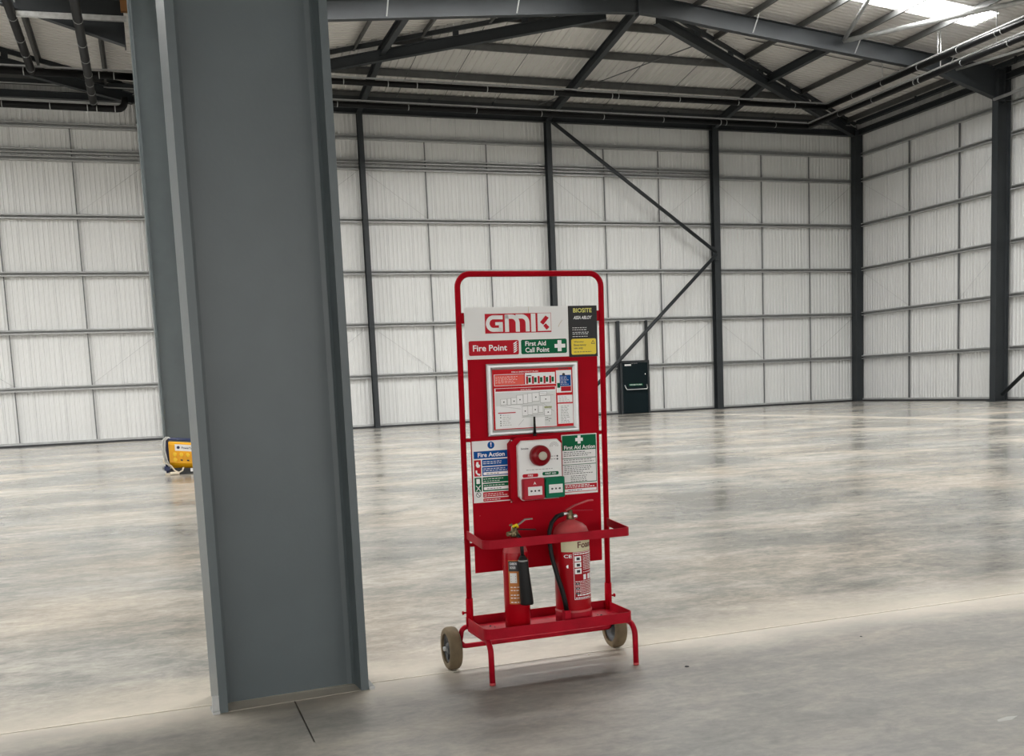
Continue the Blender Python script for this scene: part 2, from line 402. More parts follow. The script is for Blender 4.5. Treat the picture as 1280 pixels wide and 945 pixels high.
# purlins: Z-sections under the sheets
def purlin(a, b, h=.22, wd=.075):
    a = Vector(a); b = Vector(b); d = (b - a).normalized(); r = d.cross(Vector((0, 0, 1))).normalized(); t = .012; mb = MB()
    z = Vector((0, 0, 1))
    mb.bar(a, b, t, h); mb.bar(a + z * h / 2 + r * wd / 2, b + z * h / 2 + r * wd / 2, wd, t); mb.bar(a - z * h / 2 - r * wd / 2, b - z * h / 2 - r * wd / 2, wd, t)
    return mb
PUR = [2.2, 4.2, 6.2, 8.3, 10.3, 12.3, 14.3]
for c in (XA, 2 * XV - XA):
    for s in (1, -1):
        if c < 0 and s < 0: continue
        for q in PUR:
            z = 13.95 - .0963 * q - .16; x = c + s * q; yh = FY[0] + BAY * q / 15.3
            purlin((x, FY[0], z), (x, yh, z)).build('purlin', 'purlin', ce)
            for i in range(3): purlin((x, FY[i + 1], z), (x, FY[i], z)).build('purlin', 'purlin', ce)
    for y in (33.0, 34.95, 37.15, 39.0):
        hw = 15.3 * (y - FY[0]) / BAY; z = zh(y) - .16
        purlin((max(c - hw, -14), y, z), (c + hw, y, z)).build('purlin', 'purlin', ce)
    # thin sag wires between the hip end purlins
    if c > 0:
        for q in (-6.1, -4.3, -2.2, 2.4, 4.6, 7.0):
            x = c + q; ya = FY[0] + BAY * abs(q) / 15.3 + .3
            MB().tube([(x, max(ya, 33.0), zh(max(ya, 33.0)) - .2), (x, 38.9, zh(38.9) - .2)], .012, 5).build('sag_wire', 'joint', ce)
        MB().tube([(XA + 3.6, 33.6, 13.2), (XA - .4, 38.8, 12.35)], .02, 6).build('sag_wire', 'joint', ce)
        for y in (31.9, 33.1): MB().tube([(XA + 4.2 + (y - 31.9), y, zr(20.5) - .1), (RX - 1, y, zr(RX - 1) - .1)], .014, 5).build('sag_wire', 'joint', ce)

# rafters: web with haunch, two flanges, end plates
def rafter(c, s, Y, label, full=True):
    x0, x1 = c, c + s * 14.95
    r = root('roof_rafter', (c + s * 14.9, Y, 11.1))
    T = lambda q: 13.68 - .0963 * q
    # bottom line: apex haunch, plain, eave haunch
    bl = [(0, 13.10), (1.2, 13.03), (2.6, T(2.6) - .56), (11.8, T(11.8) - .56), (14.95, 11.08)]
    qs = [q for q, z in bl]
    P = lambda q, z, dy: (c + s * q, Y + dy, z)
    web = MB()
    for (qa, za), (qb, zb) in zip(bl[:-1], bl[1:]):
        vs = [P(qa, za, -.008), P(qb, zb, -.008), P(qb, T(qb), -.008), P(qa, T(qa), -.008), P(qa, za, .008), P(qb, zb, .008), P(qb, T(qb), .008), P(qa, T(qa), .008)]
        web.add(vs, [(0, 1, 2, 3), (7, 6, 5, 4), (0, 4, 5, 1), (3, 2, 6, 7), (0, 3, 7, 4), (1, 5, 6, 2)])
    web.build('web', 'frame', r)
    MB().bar(P(0, T(0), 0), P(14.95, T(14.95), 0), .22, .022).build('top_flange', 'frame', r)
    bf = MB()
    for (qa, za), (qb, zb) in zip(bl[:-1], bl[1:]): bf.bar(P(qa, za, 0), P(qb, zb, 0), .22, .022)
    bf.build('bottom_flange', 'frame', r)
    MB().box(min(c + s * .0, c + s * .03), Y - .13, 13.02, max(c, c + s * .03), Y + .13, 13.75).build('splice_plate', 'frame', r)
    xe = c + s * 14.95
    MB().box(min(xe, xe + s * .035), Y - .13, 11.0, max(xe, xe + s * .035), Y + .13, 12.35).build('end_plate', 'frame', r)
    for q in (PUR[1], PUR[3], PUR[5]):
        for dy in (-1, 1):
            MB().bar(P(q, T(q) - .52, dy * .1), P(q, T(q) + .05, dy * .55), .04, .012).build('fly_brace', 'galv', r)
    tag(r, label, 'rafter', 'portal frame rafters')
XL = 2 * XV - XA
for i, Y in enumerate(FY[:4]):
    nm = ['frame nearest the back wall', 'second frame from the back wall', 'third frame from the back wall', 'frame over the near column'][i]
    rafter(XA, 1, Y, 'grey haunched roof rafter rising from the right wall, ' + nm)
    rafter(XA, -1, Y, 'grey haunched roof rafter left of the ridge, ' + nm)
    rafter(XL, 1, Y, 'grey haunched roof rafter left of the column row, ' + nm)

def beam(name, a, b, wd, ht, label, cat, group=None, m='frame', tf=.018, kind='i'):
    mb = MB(); org = tuple(a)
    if kind == 'i': mb.ibeam(a, b, wd, ht, tf)
    else: mb.bar(a, b, wd, ht)
    o = mb.build(name, m, None, org); return tag(o, label, cat, group)
# hip beams with the thin rail over them
def hip(c, s, label):
    a = (c + s * .9, FY[0] + .5, 13.18); b = (c + s * 15.1, D - .15, 12.0)
    r = root('hip_rafter', b)
    MB().ibeam(a, b, .2, .36, .018).build('beam', 'frame', r)
    up = Vector((0, 0, .42)); MB().bar(Vector(a) + up, Vector(b) + up, .09, .14).build('hip_rail', 'frame', r)
    for k in range(1, 7):
        p = Vector(a).lerp(Vector(b), k / 7 + .02); MB().box(p.x - .1, p.y - .03, p.z + .16, p.x + .1, p.y + .03, p.z + .38).build('cleat', 'frame', r)
    tag(r, label, 'beam', 'hip rafters')
hip(XA, 1, 'dark hip rafter falling to the far right corner post')
hip(XA, -1, 'dark hip rafter falling to the left behind the column')
hip(XL, 1, 'dark hip rafter of the left span, behind the black pipes')
# rafters over the wall posts, up to the frame
for x, c, nm in ((PX[0], XA, 'left of the ridge'), (PX[1], XA, 'under the ridge'), (PX[2], XA, 'right of the ridge'), (-6.945, XL, 'in the left span')):
    q = abs(x - c); yk = FY[0] + BAY * q / 15.3; zk = 13.95 - .0963 * q - .44
    if q < 1: yk = FY[0] + .15; zk = 13.4
    r = root('end_rafter', (x, D - .2, 12.0))
    MB().ibeam((x, D - .2, 12.03), (x, yk, zk), .19, .32, .018).build('beam', 'frame', r)
    if q > 1: MB().ibeam((x, yk, zk), (x, FY[0] + .1, zk), .19, .3, .018).build('beam', 'frame', r)
    tag(r, 'dark end rafter over a back wall post, ' + nm, 'beam', 'end rafters')
# eave beams and gutters
beam('eave_beam', (-14.5, D - .1, 12.0), (RX, D - .1, 12.0), .2, .24, 'dark eave beam along the top of the back wall', 'beam')
beam('eave_beam', (RX - .1, 8, 12.0), (RX - .1, D, 12.0), .2, .24, 'dark eave beam along the top of the right wall', 'beam')
def gutter(a, b, side, label):
    r = root('eave_gutter', a); a = Vector(a); b = Vector(b); d0 = (b - a).normalized(); s = Vector(side); dz_ = Vector((0, 0, .07))
    MB().bar(a, b, .012, .14).bar(a + s * .2, b + s * .2, .012, .14).bar(a + s * .1 - dz_, b + s * .1 - dz_, .21, .012).build('trough', 'frame', r)
    if abs(d0.x) > .5: MB().bar(a - dz_ * 1.3 - s * .03, b - dz_ * 1.3 - s * .03, .05, .03).build('lip', 'galv', r)
    L = (b - a).length; d = (b - a) / L; n = int(L / 2.55)
    for k in range(1, n):
        p = a + d * (k * 2.55) - s * .03
        MB().bar(p - Vector((0, 0, .14)), p + Vector((0, 0, .1)), .08, .05, up=d).build('bracket', 'frame', r)
    tag(r, label, 'gutter')
gutter((-14.5, D - .62, 12.30), (RX - .8, D - .62, 12.30), (0, 1, 0), 'dark eave gutter with brackets along the back wall')
gutter((RX - .70, 12, 12.28), (RX - .70, D - .9, 12.28), (1, 0, 0), 'dark eave gutter with brackets along the right wall')
beam('valley_beam', (XV, FY[1], 11.5), (XV, D - .2, 11.5), .3, .7, 'deep grey valley beam between the column row and back wall', 'beam')
beam('valley_beam', (XV, FY[3], 11.5), (XV, FY[1], 11.5), .3, .7, 'deep grey valley beam above the near steel column', 'beam')

# ------------------------------------------------------------------ wall posts, columns
def post(x, wd, label, ht=12.0, dp=.3, m='frame'):
    r = root('wall_post', (x, D - .2, 0)); y0, y1 = D - .35, D - .04; t = .022
    MB().box(x - wd / 2, y0, 0, x + wd / 2, y0 + t, ht).build('front_flange', m, r)
    MB().box(x - wd / 2, y1 - t, 0, x + wd / 2, y1, ht).build('rear_flange', m, r)
    MB().box(x - .008, y0 + t, 0, x + .008, y1 - t, ht).build('web', m, r)
    MB().box(x - wd / 2 - .04, y0 - .05, 0, x + wd / 2 + .04, y1, .02).build('base_plate', m, r)
    tag(r, label, 'post', 'back wall posts')
post(-6.945, .19, 'slim dark post on the back wall, far left of the column row')
post(.69, .19, 'slim dark post on the back wall behind the far column')
post(PX[0], .19, 'slim dark post on the back wall just right of the near column')
post(PX[1], .21, 'dark back wall post behind the fire point, head of the diagonal brace')
post(PX[2], .29, 'wide dark back wall post right of the exit door, at the brace node')
r = root('corner_post', (RX - .05, D - .15, 0))
MB().box(RX - .30, D - .34, 0, RX + .08, D - .31, 12.1).build('front_flange', 'frame', r)
MB().box(RX - .30, D - .04, 0, RX + .08, D - .01, 12.1).build('rear_flange', 'frame', r)
MB().box(RX - .28, D - .31, 0, RX - .255, D - .04, 12.1).build('web', 'frame', r)
MB().box(RX - .36, D - .4, 0, RX + .1, D, .025).build('base_plate', 'frame', r)
tag(r, 'dark corner post where back wall and right wall meet', 'post')

def hcolumn(name, x0, x1, y, half, zt, label, m, tf=.035, group=None, stiff=None):
    r = root(name, ((x0 + x1) / 2, y, 0))
    MB().box(x0, y - half, 0, x0 + tf, y + half, zt).build('flange', m, r)
    MB().box(x1 - tf, y - half, 0, x1, y + half, zt).build('flange', m, r)
    MB().box(x0 + tf, y - .01, 0, x1 - tf, y + .01, zt).build('web', m, r)
    mb = MB()
    for sx in (1, -1):
        for sy in (1, -1):   # root fillets between web and flanges
            xi = x0 + tf if sx > 0 else x1 - tf
            mb.poly([(0, 0), (.03, 0), (.009, .009), (0, .03)], 0, zt, lambda a, o, b, xi=xi, sx=sx, sy=sy: (xi + sx * a, y + sy * (.01 + b), o))
    mb.build('fillet', m, r)
    if stiff:
        for z in stiff: MB().box(x0 + tf, y - half, z - .012, x1 - tf, y + half, z + .012).build('stiffener', m, r)
    tag(r, label, 'column', group); return r
for i, Y in enumerate(FY[:3]):
    nm = ['against the right wall, nearest the far corner', 'against the right wall, second from the far corner', 'against the right wall, third from the far corner'][i]
    r = hcolumn('portal_column', 30.42, RX - .03, Y, .14, 12.35, 'dark steel portal column ' + nm, 'frame', .03, 'right wall portal columns', (11.1,))
    MB().box(30.36, Y - .2, 0, RX, Y + .2, .025).build('base_plate', 'frame', r)
r = hcolumn('steel_column', .22, .86, FY[1], .16, 11.9, 'grey steel column in the middle distance behind the yellow power box', 'steel', .035, None, (11.1,))
r.rotation_euler.z = math.radians(3); MB().box(.17, FY[1] - .2, 0, .9, FY[1] + .2, .025).build('base_plate', 'steel', r)
r = hcolumn('steel_column', .172, .838, 4.66, .15, 11.9, 'large grey steel column standing in the left foreground', 'steel', .036, None, (11.1,))
r.rotation_euler.z = math.radians(4)
for (xa, xb) in ((.142, .172), (.838, .862)):
    MB().box(xa, 4.50, 0, xb, 4.60, .012).build('base_plate', 'galv', r)
mb = MB(); xa = .172
mb.add([(xa - .03, 4.512, 0), (xa, 4.512, 0), (xa, 4.512, .075), (xa - .026, 4.512, .075), (xa - .03, 4.535, 0), (xa, 4.535, 0), (xa, 4.535, .075), (xa - .026, 4.535, .075)],
       [(0, 1, 2, 3), (7, 6, 5, 4), (0, 4, 5, 1), (3, 2, 6, 7), (0, 3, 7, 4), (1, 5, 6, 2)]); mb.build('shim_plate', 'galv', r)
mb = MB(); xa = .838
mb.add([(xa, 4.525, 0), (xa + .035, 4.525, 0), (xa, 4.525, .05), (xa, 4.545, 0), (xa + .035, 4.545, 0), (xa, 4.545, .05)], [(0, 1, 2), (5, 4, 3), (0, 3, 4, 1), (1, 4, 5, 2), (0, 2, 5, 3)]); mb.build('shim_plate', 'galv', r)
# concrete infill in the column pocket
MB().box(.208, 4.515, 0, .802, 4.65, .0012).build('grout', 'concrete', r)

# diagonal braces on the back wall
def tube_thing(name, pts, rad, label, cat, m='frame', group=None, n=14):
    o = MB().tube(pts, rad, n).build(name, m, None, tuple(pts[0])); return tag(o, label, cat, group)
yb = D - .45
tube_thing('diagonal_brace', [(16.1, yb, 11.8), (23.45, yb, 6.72)], .075, 'upper tubular diagonal brace on the back wall, sloping down to the right', 'brace', 'frame', 'back wall braces')
tube_thing('diagonal_brace', [(23.45, yb, 6.62), (16.35, yb, .1)], .075, 'lower tubular diagonal brace on the back wall, passing in front of the exit door', 'brace', 'frame', 'back wall braces')
o = MB().box(23.3, yb - .02, 6.4, 23.6, yb + .02, 6.95).build('gusset_plate', 'frame', None, (23.45, yb, 6.67)); tag(o, 'gusset plate joining both diagonal braces to the wide post', 'plate')
tube_thing('diagonal_brace', [(RX - .35, FY[0] - .2, .25), (RX - .35, FY[1] + .3, 6.5)], .075, 'tubular brace rising from the foot of the right wall column', 'brace')
tube_thing('roof_brace', [(23.6, 30.7, 12.75), (19.6, 22.3, 13.0)], .07, 'tubular roof brace rising towards the ridge from the rafter', 'brace', 'galv', 'roof braces')
tube_thing('roof_brace', [(23.6, 30.7, 12.72), (28.6, 22.3, 12.4)], .08, 'tubular roof brace falling towards the right wall from the rafter', 'brace', 'galv', 'roof braces')
tube_thing('wall_strut', [(RX - .7, FY[0], 11.15), (RX - .75, FY[1], 11.15)], .06, 'pale tubular strut between the right wall columns at eaves', 'strut', 'galv')
tube_thing('tie_rod', [(28.6, 30.85, 12.1), (RX - .8, FY[1] + 1, 12.0)], .045, 'pale galvanised tie beside the pipes above the right column', 'strut', 'galv_bright')
o = beam('galvanised_rail', (-2.47, 30.5, 11.6), (.26, 30.5, 11.66), .1, .13, 'bright galvanised rail under the left span rafter', 'rail', None, 'galv_bright', kind='b')
o = MB().box(.12, 30.45, 11.85, .3, 30.6, 12.5).build('foam_filler', 'orange', None, (.1, FY[0] - .2, 12.1)); tag(o, 'orange brown foam filler at the end of the rafter', 'filler')

# ------------------------------------------------------------------ black drainage pipes under the gutters
def pipe(name, pts, rad, label, rods=(), clips=(), group='roof drainage pipes'):
    r = root(name, pts[0]); P = [Vector(p) for p in pts]; out = [P[0]]
    for i in range(1, len(P) - 1):
        a = (P[i - 1] - P[i]).normalized(); b = (P[i + 1] - P[i]).normalized(); R = rad * 2.2
        for k in range(5):
            t = k / 4; out.append((P[i] + a * R) * (1 - t) ** 2 + P[i] * 2 * t * (1 - t) + (P[i] + b * R) * t ** 2)
    out.append(P[-1]); MB().tube(out, rad, 14).build('pipe', 'black', r)
    rail = [p + Vector((0, 0, rad + .05)) for p in (P[0], P[1])]; MB().bar(rail[0], rail[1], .05, .05).build('support_rail', 'galv', r)
    a, b = P[0], P[1]
    for t in clips:
        p = a.lerp(b, t); d = (b - a).normalized() * .014
        MB().tube([p - d, p + d], rad * 1.06, 14).build('clip', 'galv', r)
    for t in rods:
        p = a.lerp(b, t); q = (min(p.y, D), p.x)
        top = min(zr(p.x, XA if p.x > XV else XL), zh(p.y)) - .03
        MB().tube([p, (p.x, p.y, top)], .018, 6).build('hanger_rod', 'galv_bright', r)
    tag(r, label, 'pipe', group)
T9 = [i / 10 + .04 for i in range(10)]
pipe('drain_pipe', [(.9, 35.45, 11.80), (26.4, 35.45, 11.88)], .10, 'upper black drain pipe along the back of the main span', (), T9 + [.3, .63])
pipe('drain_pipe', [(.9, 36.9, 11.47), (26.5, 36.9, 11.50)], .10, 'lower black drain pipe along the back eaves of the main span', (), T9 + [.2, .85])
pipe('drain_pipe', [(26.45, 12, 11.9), (26.45, 35.5, 11.9)], .10, 'upper black drain pipe running forward on the right', (.63, .74, .86), [.55, .62, .63, .7, .78, .86, .93])
pipe('drain_pipe', [(26.6, 12, 11.5), (26.6, 36.9, 11.5)], .10, 'lower black drain pipe running forward on the right', (.6, .7, .78), [.58, .66, .74, .75, .84, .92])
pipe('drain_pipe', [(-14, 35.45, 11.55), (.35, 35.45, 11.6)], .11, 'upper black drain pipe across the left span', (), [.7, .78, .93, .96])
pipe('drain_pipe', [(-14, 36.9, 11.0), (.0, 36.9, 10.97), (.05, 36.9, 11.35)], .11, 'lower black drain pipe across the left span with an upturned end', (), [.72, .74, .84, .92, .94, .98])
pipe('drain_pipe', [(-.93, 14, 11.12), (-.93, 36.9, 11.1)], .12, 'thick black drain pipe running forward beside the column row', (), [.66, .74, .8, .86, .9, .94, .985])
pipe('drain_pipe', [(-2.58, 14, 11.6), (-2.58, 35.45, 11.6)], .12, 'thick black drain pipe running forward at the far left', (), [.78, .86, .92, .985])

# ------------------------------------------------------------------ exit door
dx0, dx1, dz = 18.98, 20.22, 2.2; yd = D - .08
dr = root('door_1', (19.6, yd, 0)); struct(dr, 'dark fire exit door with push bar in the back wall')
MB().box(dx0, yd - .05, .03, dx1 - .04, yd, dz - .04).build('door_leaf', 'door', dr)
fr = MB().box(dx0 - .1, yd - .08, 0, dx0, yd + .06, dz).box(dx1 - .05, yd - .08, 0, dx1 + .03, yd + .06, dz).box(dx0 - .1, yd - .08, dz - .04, dx1 + .03, yd + .06, dz + .05)
fr.build('door_frame', 'frame', dr)
MB().box(dx0 - .16, D - .06, 0, dx0 - .02, D + .06, 3.93).build('door_post', 'frame', dr)
MB().box(dx1 - .04, D - .06, 0, dx1 + .05, D + .06, 3.93).build('door_post', 'frame', dr)
MB().tube([(dx0 + .1, yd - .06, 1.22), (dx0 + .12, yd - .15, 1.08), (dx0 + .16, yd - .16, 1.03), (dx1 - .16, yd - .16, 1.03), (dx1 - .12, yd - .15, 1.08), (dx1 - .1, yd - .06, 1.22)], .022, 10).build('push_bar', 'galv_bright', dr)
MB().box(dx0 + .3, yd - .056, 1.18, dx0 + .95, yd - .05, 1.27).build('sign', 'green', dr)
mb = MB(); put_text(mb, 'PUSH BAR TO OPEN', dx0 + .34, 1.2, dx0 + .9, 1.25, 0, lambda x, o, z: (x, yd - .058, z)); mb.build('lettering', 'white_print', dr)
MB().box(dx0 + .12, yd - .057, 2.03, dx0 + .42, yd - .05, 2.1).build('sticker', 'white_print', dr)
mb = MB(); put_text(mb, 'FIRE DOOR', dx0 + .42, 2.11, dx0 + .72, 2.14, 0, lambda x, o, z: (x, yd - .058, z)); mb.build('lettering', 'ink_grey', dr)
MB().lathe([(0, .02), (.03, .02), (.03, 0)], (dx1 - .16, yd - .05, 1.66), 'y', 14).build('lock', 'chrome', dr)

# ------------------------------------------------------------------ mobile fire point
cart = root('fire_point_trolley', (1.74, 4.5, 0))
tag(cart, 'red wheeled fire point stand with signs, plan and alarm unit', 'fire point')
YB = 4.62
def F(x, off, z):
    """point of the sign frame: it leans slightly; off is measured towards the viewer"""
    return (x + .0146 * (z - .25), YB + .01 * (z - .25) - off, z)
def rect(mb, x0, z0, x1, z1, d0, d1): return mb.poly([(x0, z0), (x1, z0), (x1, z1), (x0, z1)], d0, d1, F)
def rrect(x0, z0, x1, z1, r, n=5):
    P = []
    for cx, cz, a in ((x1 - r, z1 - r, 0), (x0 + r, z1 - r, 90), (x0 + r, z0 + r, 180), (x1 - r, z0 + r, 270)):
        for k in range(n + 1):
            t = math.radians(a + 90 * k / n); P.append((cx + r * math.cos(t), cz + r * math.sin(t)))
    return P
def lines(mb, x0, x1, zs, h, d0, d1, fn=F, jit=.35):
    for z in zs:
        xe = x1 - (x1 - x0) * random.random() * jit; x = x0
        while x < xe - .004:
            wl = min(random.uniform(.006, .016), xe - x); mb.poly([(x, z), (x + wl, z), (x + wl, z + h), (x, z + h)], d0, d1, fn); x += wl + .004
# uprights and top bow as one bent tube
UL, UR, TOP = 1.373, 2.105, 1.884
pts = [F(UL, 0, .26)]
rc = .062
for k in range(9):
    t = PI - k * PI / 16; pts.append(F(UL + rc + rc * math.cos(t), 0, TOP - rc + rc * math.sin(t)))
for k in range(9):
    t = PI / 2 - k * PI / 16; pts.append(F(UR - rc + rc * math.cos(t), 0, TOP - rc + rc * math.sin(t)))
pts.append(F(UR, 0, .26))
MB().tube(pts, .0138, 16).build('tube_frame', 'red', cart)
for x, s in ((UL, -1), (UR, 1)):
    sl = MB().tube([F(x, 0, .215), F(x, 0, .352)], .0175, 16).build('sleeve', 'red', cart)
    MB().tube([F(x + s * .016, 0, .284), F(x + s * .03, 0, .284)], .0045, 8).tube([F(x + s * .03, 0, .284), F(x + s * .037, 0, .284)], .009, 8).build('clamp_bolt', 'red', sl)
# back board and its tabs to the tube
BX0, BX1 = 1.409, 2.076
mb = MB(); rect(mb, BX0, .47, BX1, 1.727, -.002, .001); mb.build('back_board', 'red', cart)
for z in (1.655, 1.10, .60):
    for xa, xb in ((UL + .008, BX0 + .002), (BX1 - .002, UR - .008)):
        mb = MB(); rect(mb, xa, z, xb, z + (.05 if z > 1.5 else .018), -.003, .0); mb.build('tab', 'red', cart)
mb = MB(); mb.tube([F(1.44, 0, .745), F(1.463, -.004, .747)], .0022, 6); mb.build('scratch', 'red_dome', cart)
# header sign
mb = MB(); rect(mb, 1.400, 1.487, 1.925, 1.729, .001, .005); hs = mb.build('header_sign', 'white', cart)
hs['label'] = 'white header sign with red logo and fire point and first aid panels'
def hl(px, py):   # header zoom pixels to board coordinates
    return 1.400 + (px - 38) / (955 - 38) * .525, 1.729 - (py - 60 - (px - 38) * -.012) / 462 * .242
# logo: red plate, white letters raised on it
LX0, LZ0, LX1, LZ1 = 1.500, 1.606, 1.836, 1.698
mb = MB(); rect(mb, LX0, LZ0, LX1, LZ1, .005, .0056); lg = mb.build('logo_plate', 'signred', hs)
def lu(u, v): return (LX0 + u * (LX1 - LX0), LZ1 - v * (LZ1 - LZ0))
AS = (LX1 - LX0) / (LZ1 - LZ0)
mb = MB()
def strip(c, wd):
    """white stroke along points c (u in plate heights, v)"""
    n = len(c); Lp = []; Rp = []
    for i in range(n):
        a = c[max(i - 1, 0)]; b = c[min(i + 1, n - 1)]; dx, dy = b[0] - a[0], b[1] - a[1]; l = math.hypot(dx, dy)
        nx, ny = -dy / l * wd / 2, dx / l * wd / 2; Lp.append((c[i][0] + nx, c[i][1] + ny)); Rp.append((c[i][0] - nx, c[i][1] - ny))
    for i in range(n - 1):
        q = [Lp[i], Lp[i + 1], Rp[i + 1], Rp[i]]; mb.poly([lu(x / AS, y) for x, y in q], .0056, .0062, F)
def arc(cx, cy, rx, ry, a0, a1, n=10): return [(cx + rx * math.cos(math.radians(a0 + (a1 - a0) * k / n)), cy + ry * math.sin(math.radians(a0 + (a1 - a0) * k / n))) for k in range(n + 1)]
strip([(.97, .19)] + arc(.46, .50, .31, .32, 270, 90, 14) + [(.86, .82)], .2)
strip([(.86, .92), (.86, .50)], .21); strip([(.56, .51), (.96, .51)], .16)
strip([(1.19, .94), (1.19, .07)], .22); strip([(1.09, .16)] + arc(1.45, .50, .33, .34, 275, 360, 8) + [(1.78, .94)], .22)
strip([(1.68, .16)] + arc(2.0, .50, .33, .34, 275, 360, 8) + [(2.33, .94)], .22)
strip([(2.65, .96), (2.65, .03)], .25)
mb.poly([lu(2.89 / AS, .02), lu(.994, .02), lu(.994, .93), lu(2.89 / AS, .93)], .0056, .0062, F)
mb.build('logo_letters', 'white', hs)
mb = MB()
c0 = lambda *P: mb.poly([lu(x / AS, y) for x, y in P], .0062, .0067, F)
c0((3.02, .48), (3.34, .14), (3.52, .26), (3.20, .62)); c0((3.20, .66), (3.34, .54), (3.54, .74), (3.38, .88))
mb.build('logo_arrow', 'signred', hs)
def panel(x0, z0, x1, z1, m, name, r=.008):
    mb = MB(); mb.poly(rrect(x0, z0, x1, z1, r), .005, .006, F); return mb.build(name, m, hs)
panel(1.416, 1.504, 1.666, 1.573, 'signred', 'fire_point_panel'); panel(1.678, 1.504, 1.914, 1.573, 'green', 'first_aid_panel')
mb = MB(); put_text(mb, 'Fire Point', 1.436, 1.524, 1.606, 1.553, .0064, F)
put_text(mb, 'First Aid', 1.699, 1.543, 1.805, 1.565, .0064, F); put_text(mb, 'Call Point', 1.699, 1.512, 1.822, 1.535, .0064, F)
mb.poly([(1.866, 1.513), (1.886, 1.513), (1.886, 1.530), (1.906, 1.530), (1.906, 1.548), (1.886, 1.548), (1.886, 1.566), (1.866, 1.566), (1.866, 1.548), (1.850, 1.548), (1.850, 1.530), (1.866, 1.530)], .006, .0064, F)
for k in range(5):   # flame strokes
    z = 1.512 + k * .010; mb.poly([(1.638, z), (1.650, z + .004), (1.660, z + .016), (1.654, z + .014), (1.640, z + .006)], .006, .0064, F)
mb.build('lettering', 'white_print', hs)
for (xa, za, xb, zb) in ((1.872, 1.63, 1.880, 1.645), (1.880, 1.645, 1.894, 1.662), (1.720, 1.700, 1.722, 1.728)):
    mb = MB(); mb.tube([F(xa, .005, za), F(xb, .005, zb)], [.0016, .0012], 5); mb.build('smudge', 'rope', hs)
# charcoal sign
mb = MB(); rect(mb, 1.927, 1.483, 2.077, 1.729, .001, .006); cs = mb.build('supplier_sign', 'charcoal', cart)
cs['label'] = 'charcoal sign with yellow warning panel'
mb = MB(); put_text(mb, 'BIOSITE', 1.952, 1.696, 2.05, 1.717, .0064, F); mb.build('lettering', 'text_yellow', cs)
mb = MB(); put_text(mb, 'ASSA ABLOY', 1.952, 1.664, 2.046, 1.680, .0064, F, .25)
lines(mb, 1.946, 2.035, (1.622, 1.612, 1.600, 1.592, 1.580), .0025, .006, .0064); mb.build('lettering', 'white_print', cs)
mb = MB(); mb.poly(rrect(1.938, 1.494, 2.069, 1.570, .008), .006, .007, F); mb.build('warning_panel', 'yellow', cs)
mb = MB(); put_text(mb, 'Warning', 1.951, 1.549, 2.003, 1.560, .0074, F); put_text(mb, 'Emergency', 1.951, 1.533, 2.016, 1.545, .0074, F); put_text(mb, 'use only', 1.951, 1.518, 1.999, 1.530, .0074, F)
lines(mb, 1.951, 2.05, (1.505,), .003, .007, .0074)
for a, b in (((2.044, 1.545), (2.062, 1.545)), ((2.062, 1.545), (2.053, 1.561)), ((2.053, 1.561), (2.044, 1.545))):
    mb.tube([F(a[0], .0074, a[1]), F(b[0], .0074, b[1])], .0011, 5)
mb.build('lettering', 'ink', cs)
# snap frame with the site plan
fx0, fz0, fx1, fz1, fw = 1.496, 1.122, 1.965, 1.463, .028
pf = MB(); rect(pf, fx0 + .005, fz0 + .005, fx1 - .005, fz1 - .005, .001, .010); pf = pf.build('plan_frame', 'alu', cart); pf['label'] = 'silver snap frame holding the red and white site plan'
def rail(ax, az, bx, bz, ix, iz, jx, jz):
    mb = MB(); prof = [(0, .004), (0, .016), (.25, .024), (.6, .024), (1, .013), (1, .008)]; n = len(prof)
    A = [F(ax + (ix - ax) * t, d, az + (iz - az) * t) for t, d in prof]; B = [F(bx + (jx - bx) * t, d, bz + (jz - bz) * t) for t, d in prof]
    mb.add(A + B, [(i, (i + 1) % n, (i + 1) % n + n, i + n) for i in range(n)] + [tuple(range(n)), tuple(range(n, 2 * n))]); mb.build('frame_rail', 'alu', pf)
i0, i1, k0, k1 = fx0 + fw, fx1 - fw, fz0 + fw, fz1 - fw
rail(fx0, fz1, fx1, fz1, i0, k1, i1, k1); rail(fx0, fz0, fx1, fz0, i0, k0, i1, k0); rail(fx0, fz0, fx0, fz1, i0, k0, i0, k1); rail(fx1, fz0, fx1, fz1, i1, k0, i1, k1)
PA = 1171.0 - 145
def pq(px, py): return (i0 + (px - 112) / (1025 - 112) * (i1 - i0), k1 - (py - 120 + (px - 112) * .022) / 728 * (k1 - k0))
def prect(mb, x0, y0, x1, y1, d0, d1):
    a = pq(x0, y0 - (x0 - 112) * .022); b = pq(x1, y1 - (x1 - 112) * .022); return mb.poly([(a[0], b[1]), (b[0], b[1]), (b[0], a[1]), (a[0], a[1])], d0, d1, F)
mb = MB(); rect(mb, i0 - .003, k0 - .003, i1 + .003, k1 + .003, .010, .0105); mb.build('plan_sheet', 'poster_red', pf)
mb = MB(); prect(mb, 133, 345, 828, 838, .0105, .011); prect(mb, 836, 155, 1012, 430, .0105, .011); prect(mb, 846, 462, 1018, 552, .0105, .011); prect(mb, 846, 568, 1022, 815, .0105, .011)
prect(mb, 133, 178, 470, 184, .0105, .011); prect(mb, 133, 312, 828, 318, .0105, .011); prect(mb, 133, 178, 139, 318, .0105, .011); prect(mb, 480, 172, 822, 310, .0105, .0108)
mb.build('plan_panel', 'white_print', pf)
mb = MB(); prect(mb, 141, 190, 468, 308, .0105, .011); mb.build('plan_panel', 'poster_orange', pf)
mb = MB(); prect(mb, 145, 350, 820, 385, .011, .0113); prect(mb, 888, 355, 1005, 415, .011, .0113); prect(mb, 165, 640, 362, 652, .0113, .0116)
for k in range(5): prect(mb, 492 + k * 66, 215, 514 + k * 66, 306, .011, .0113)
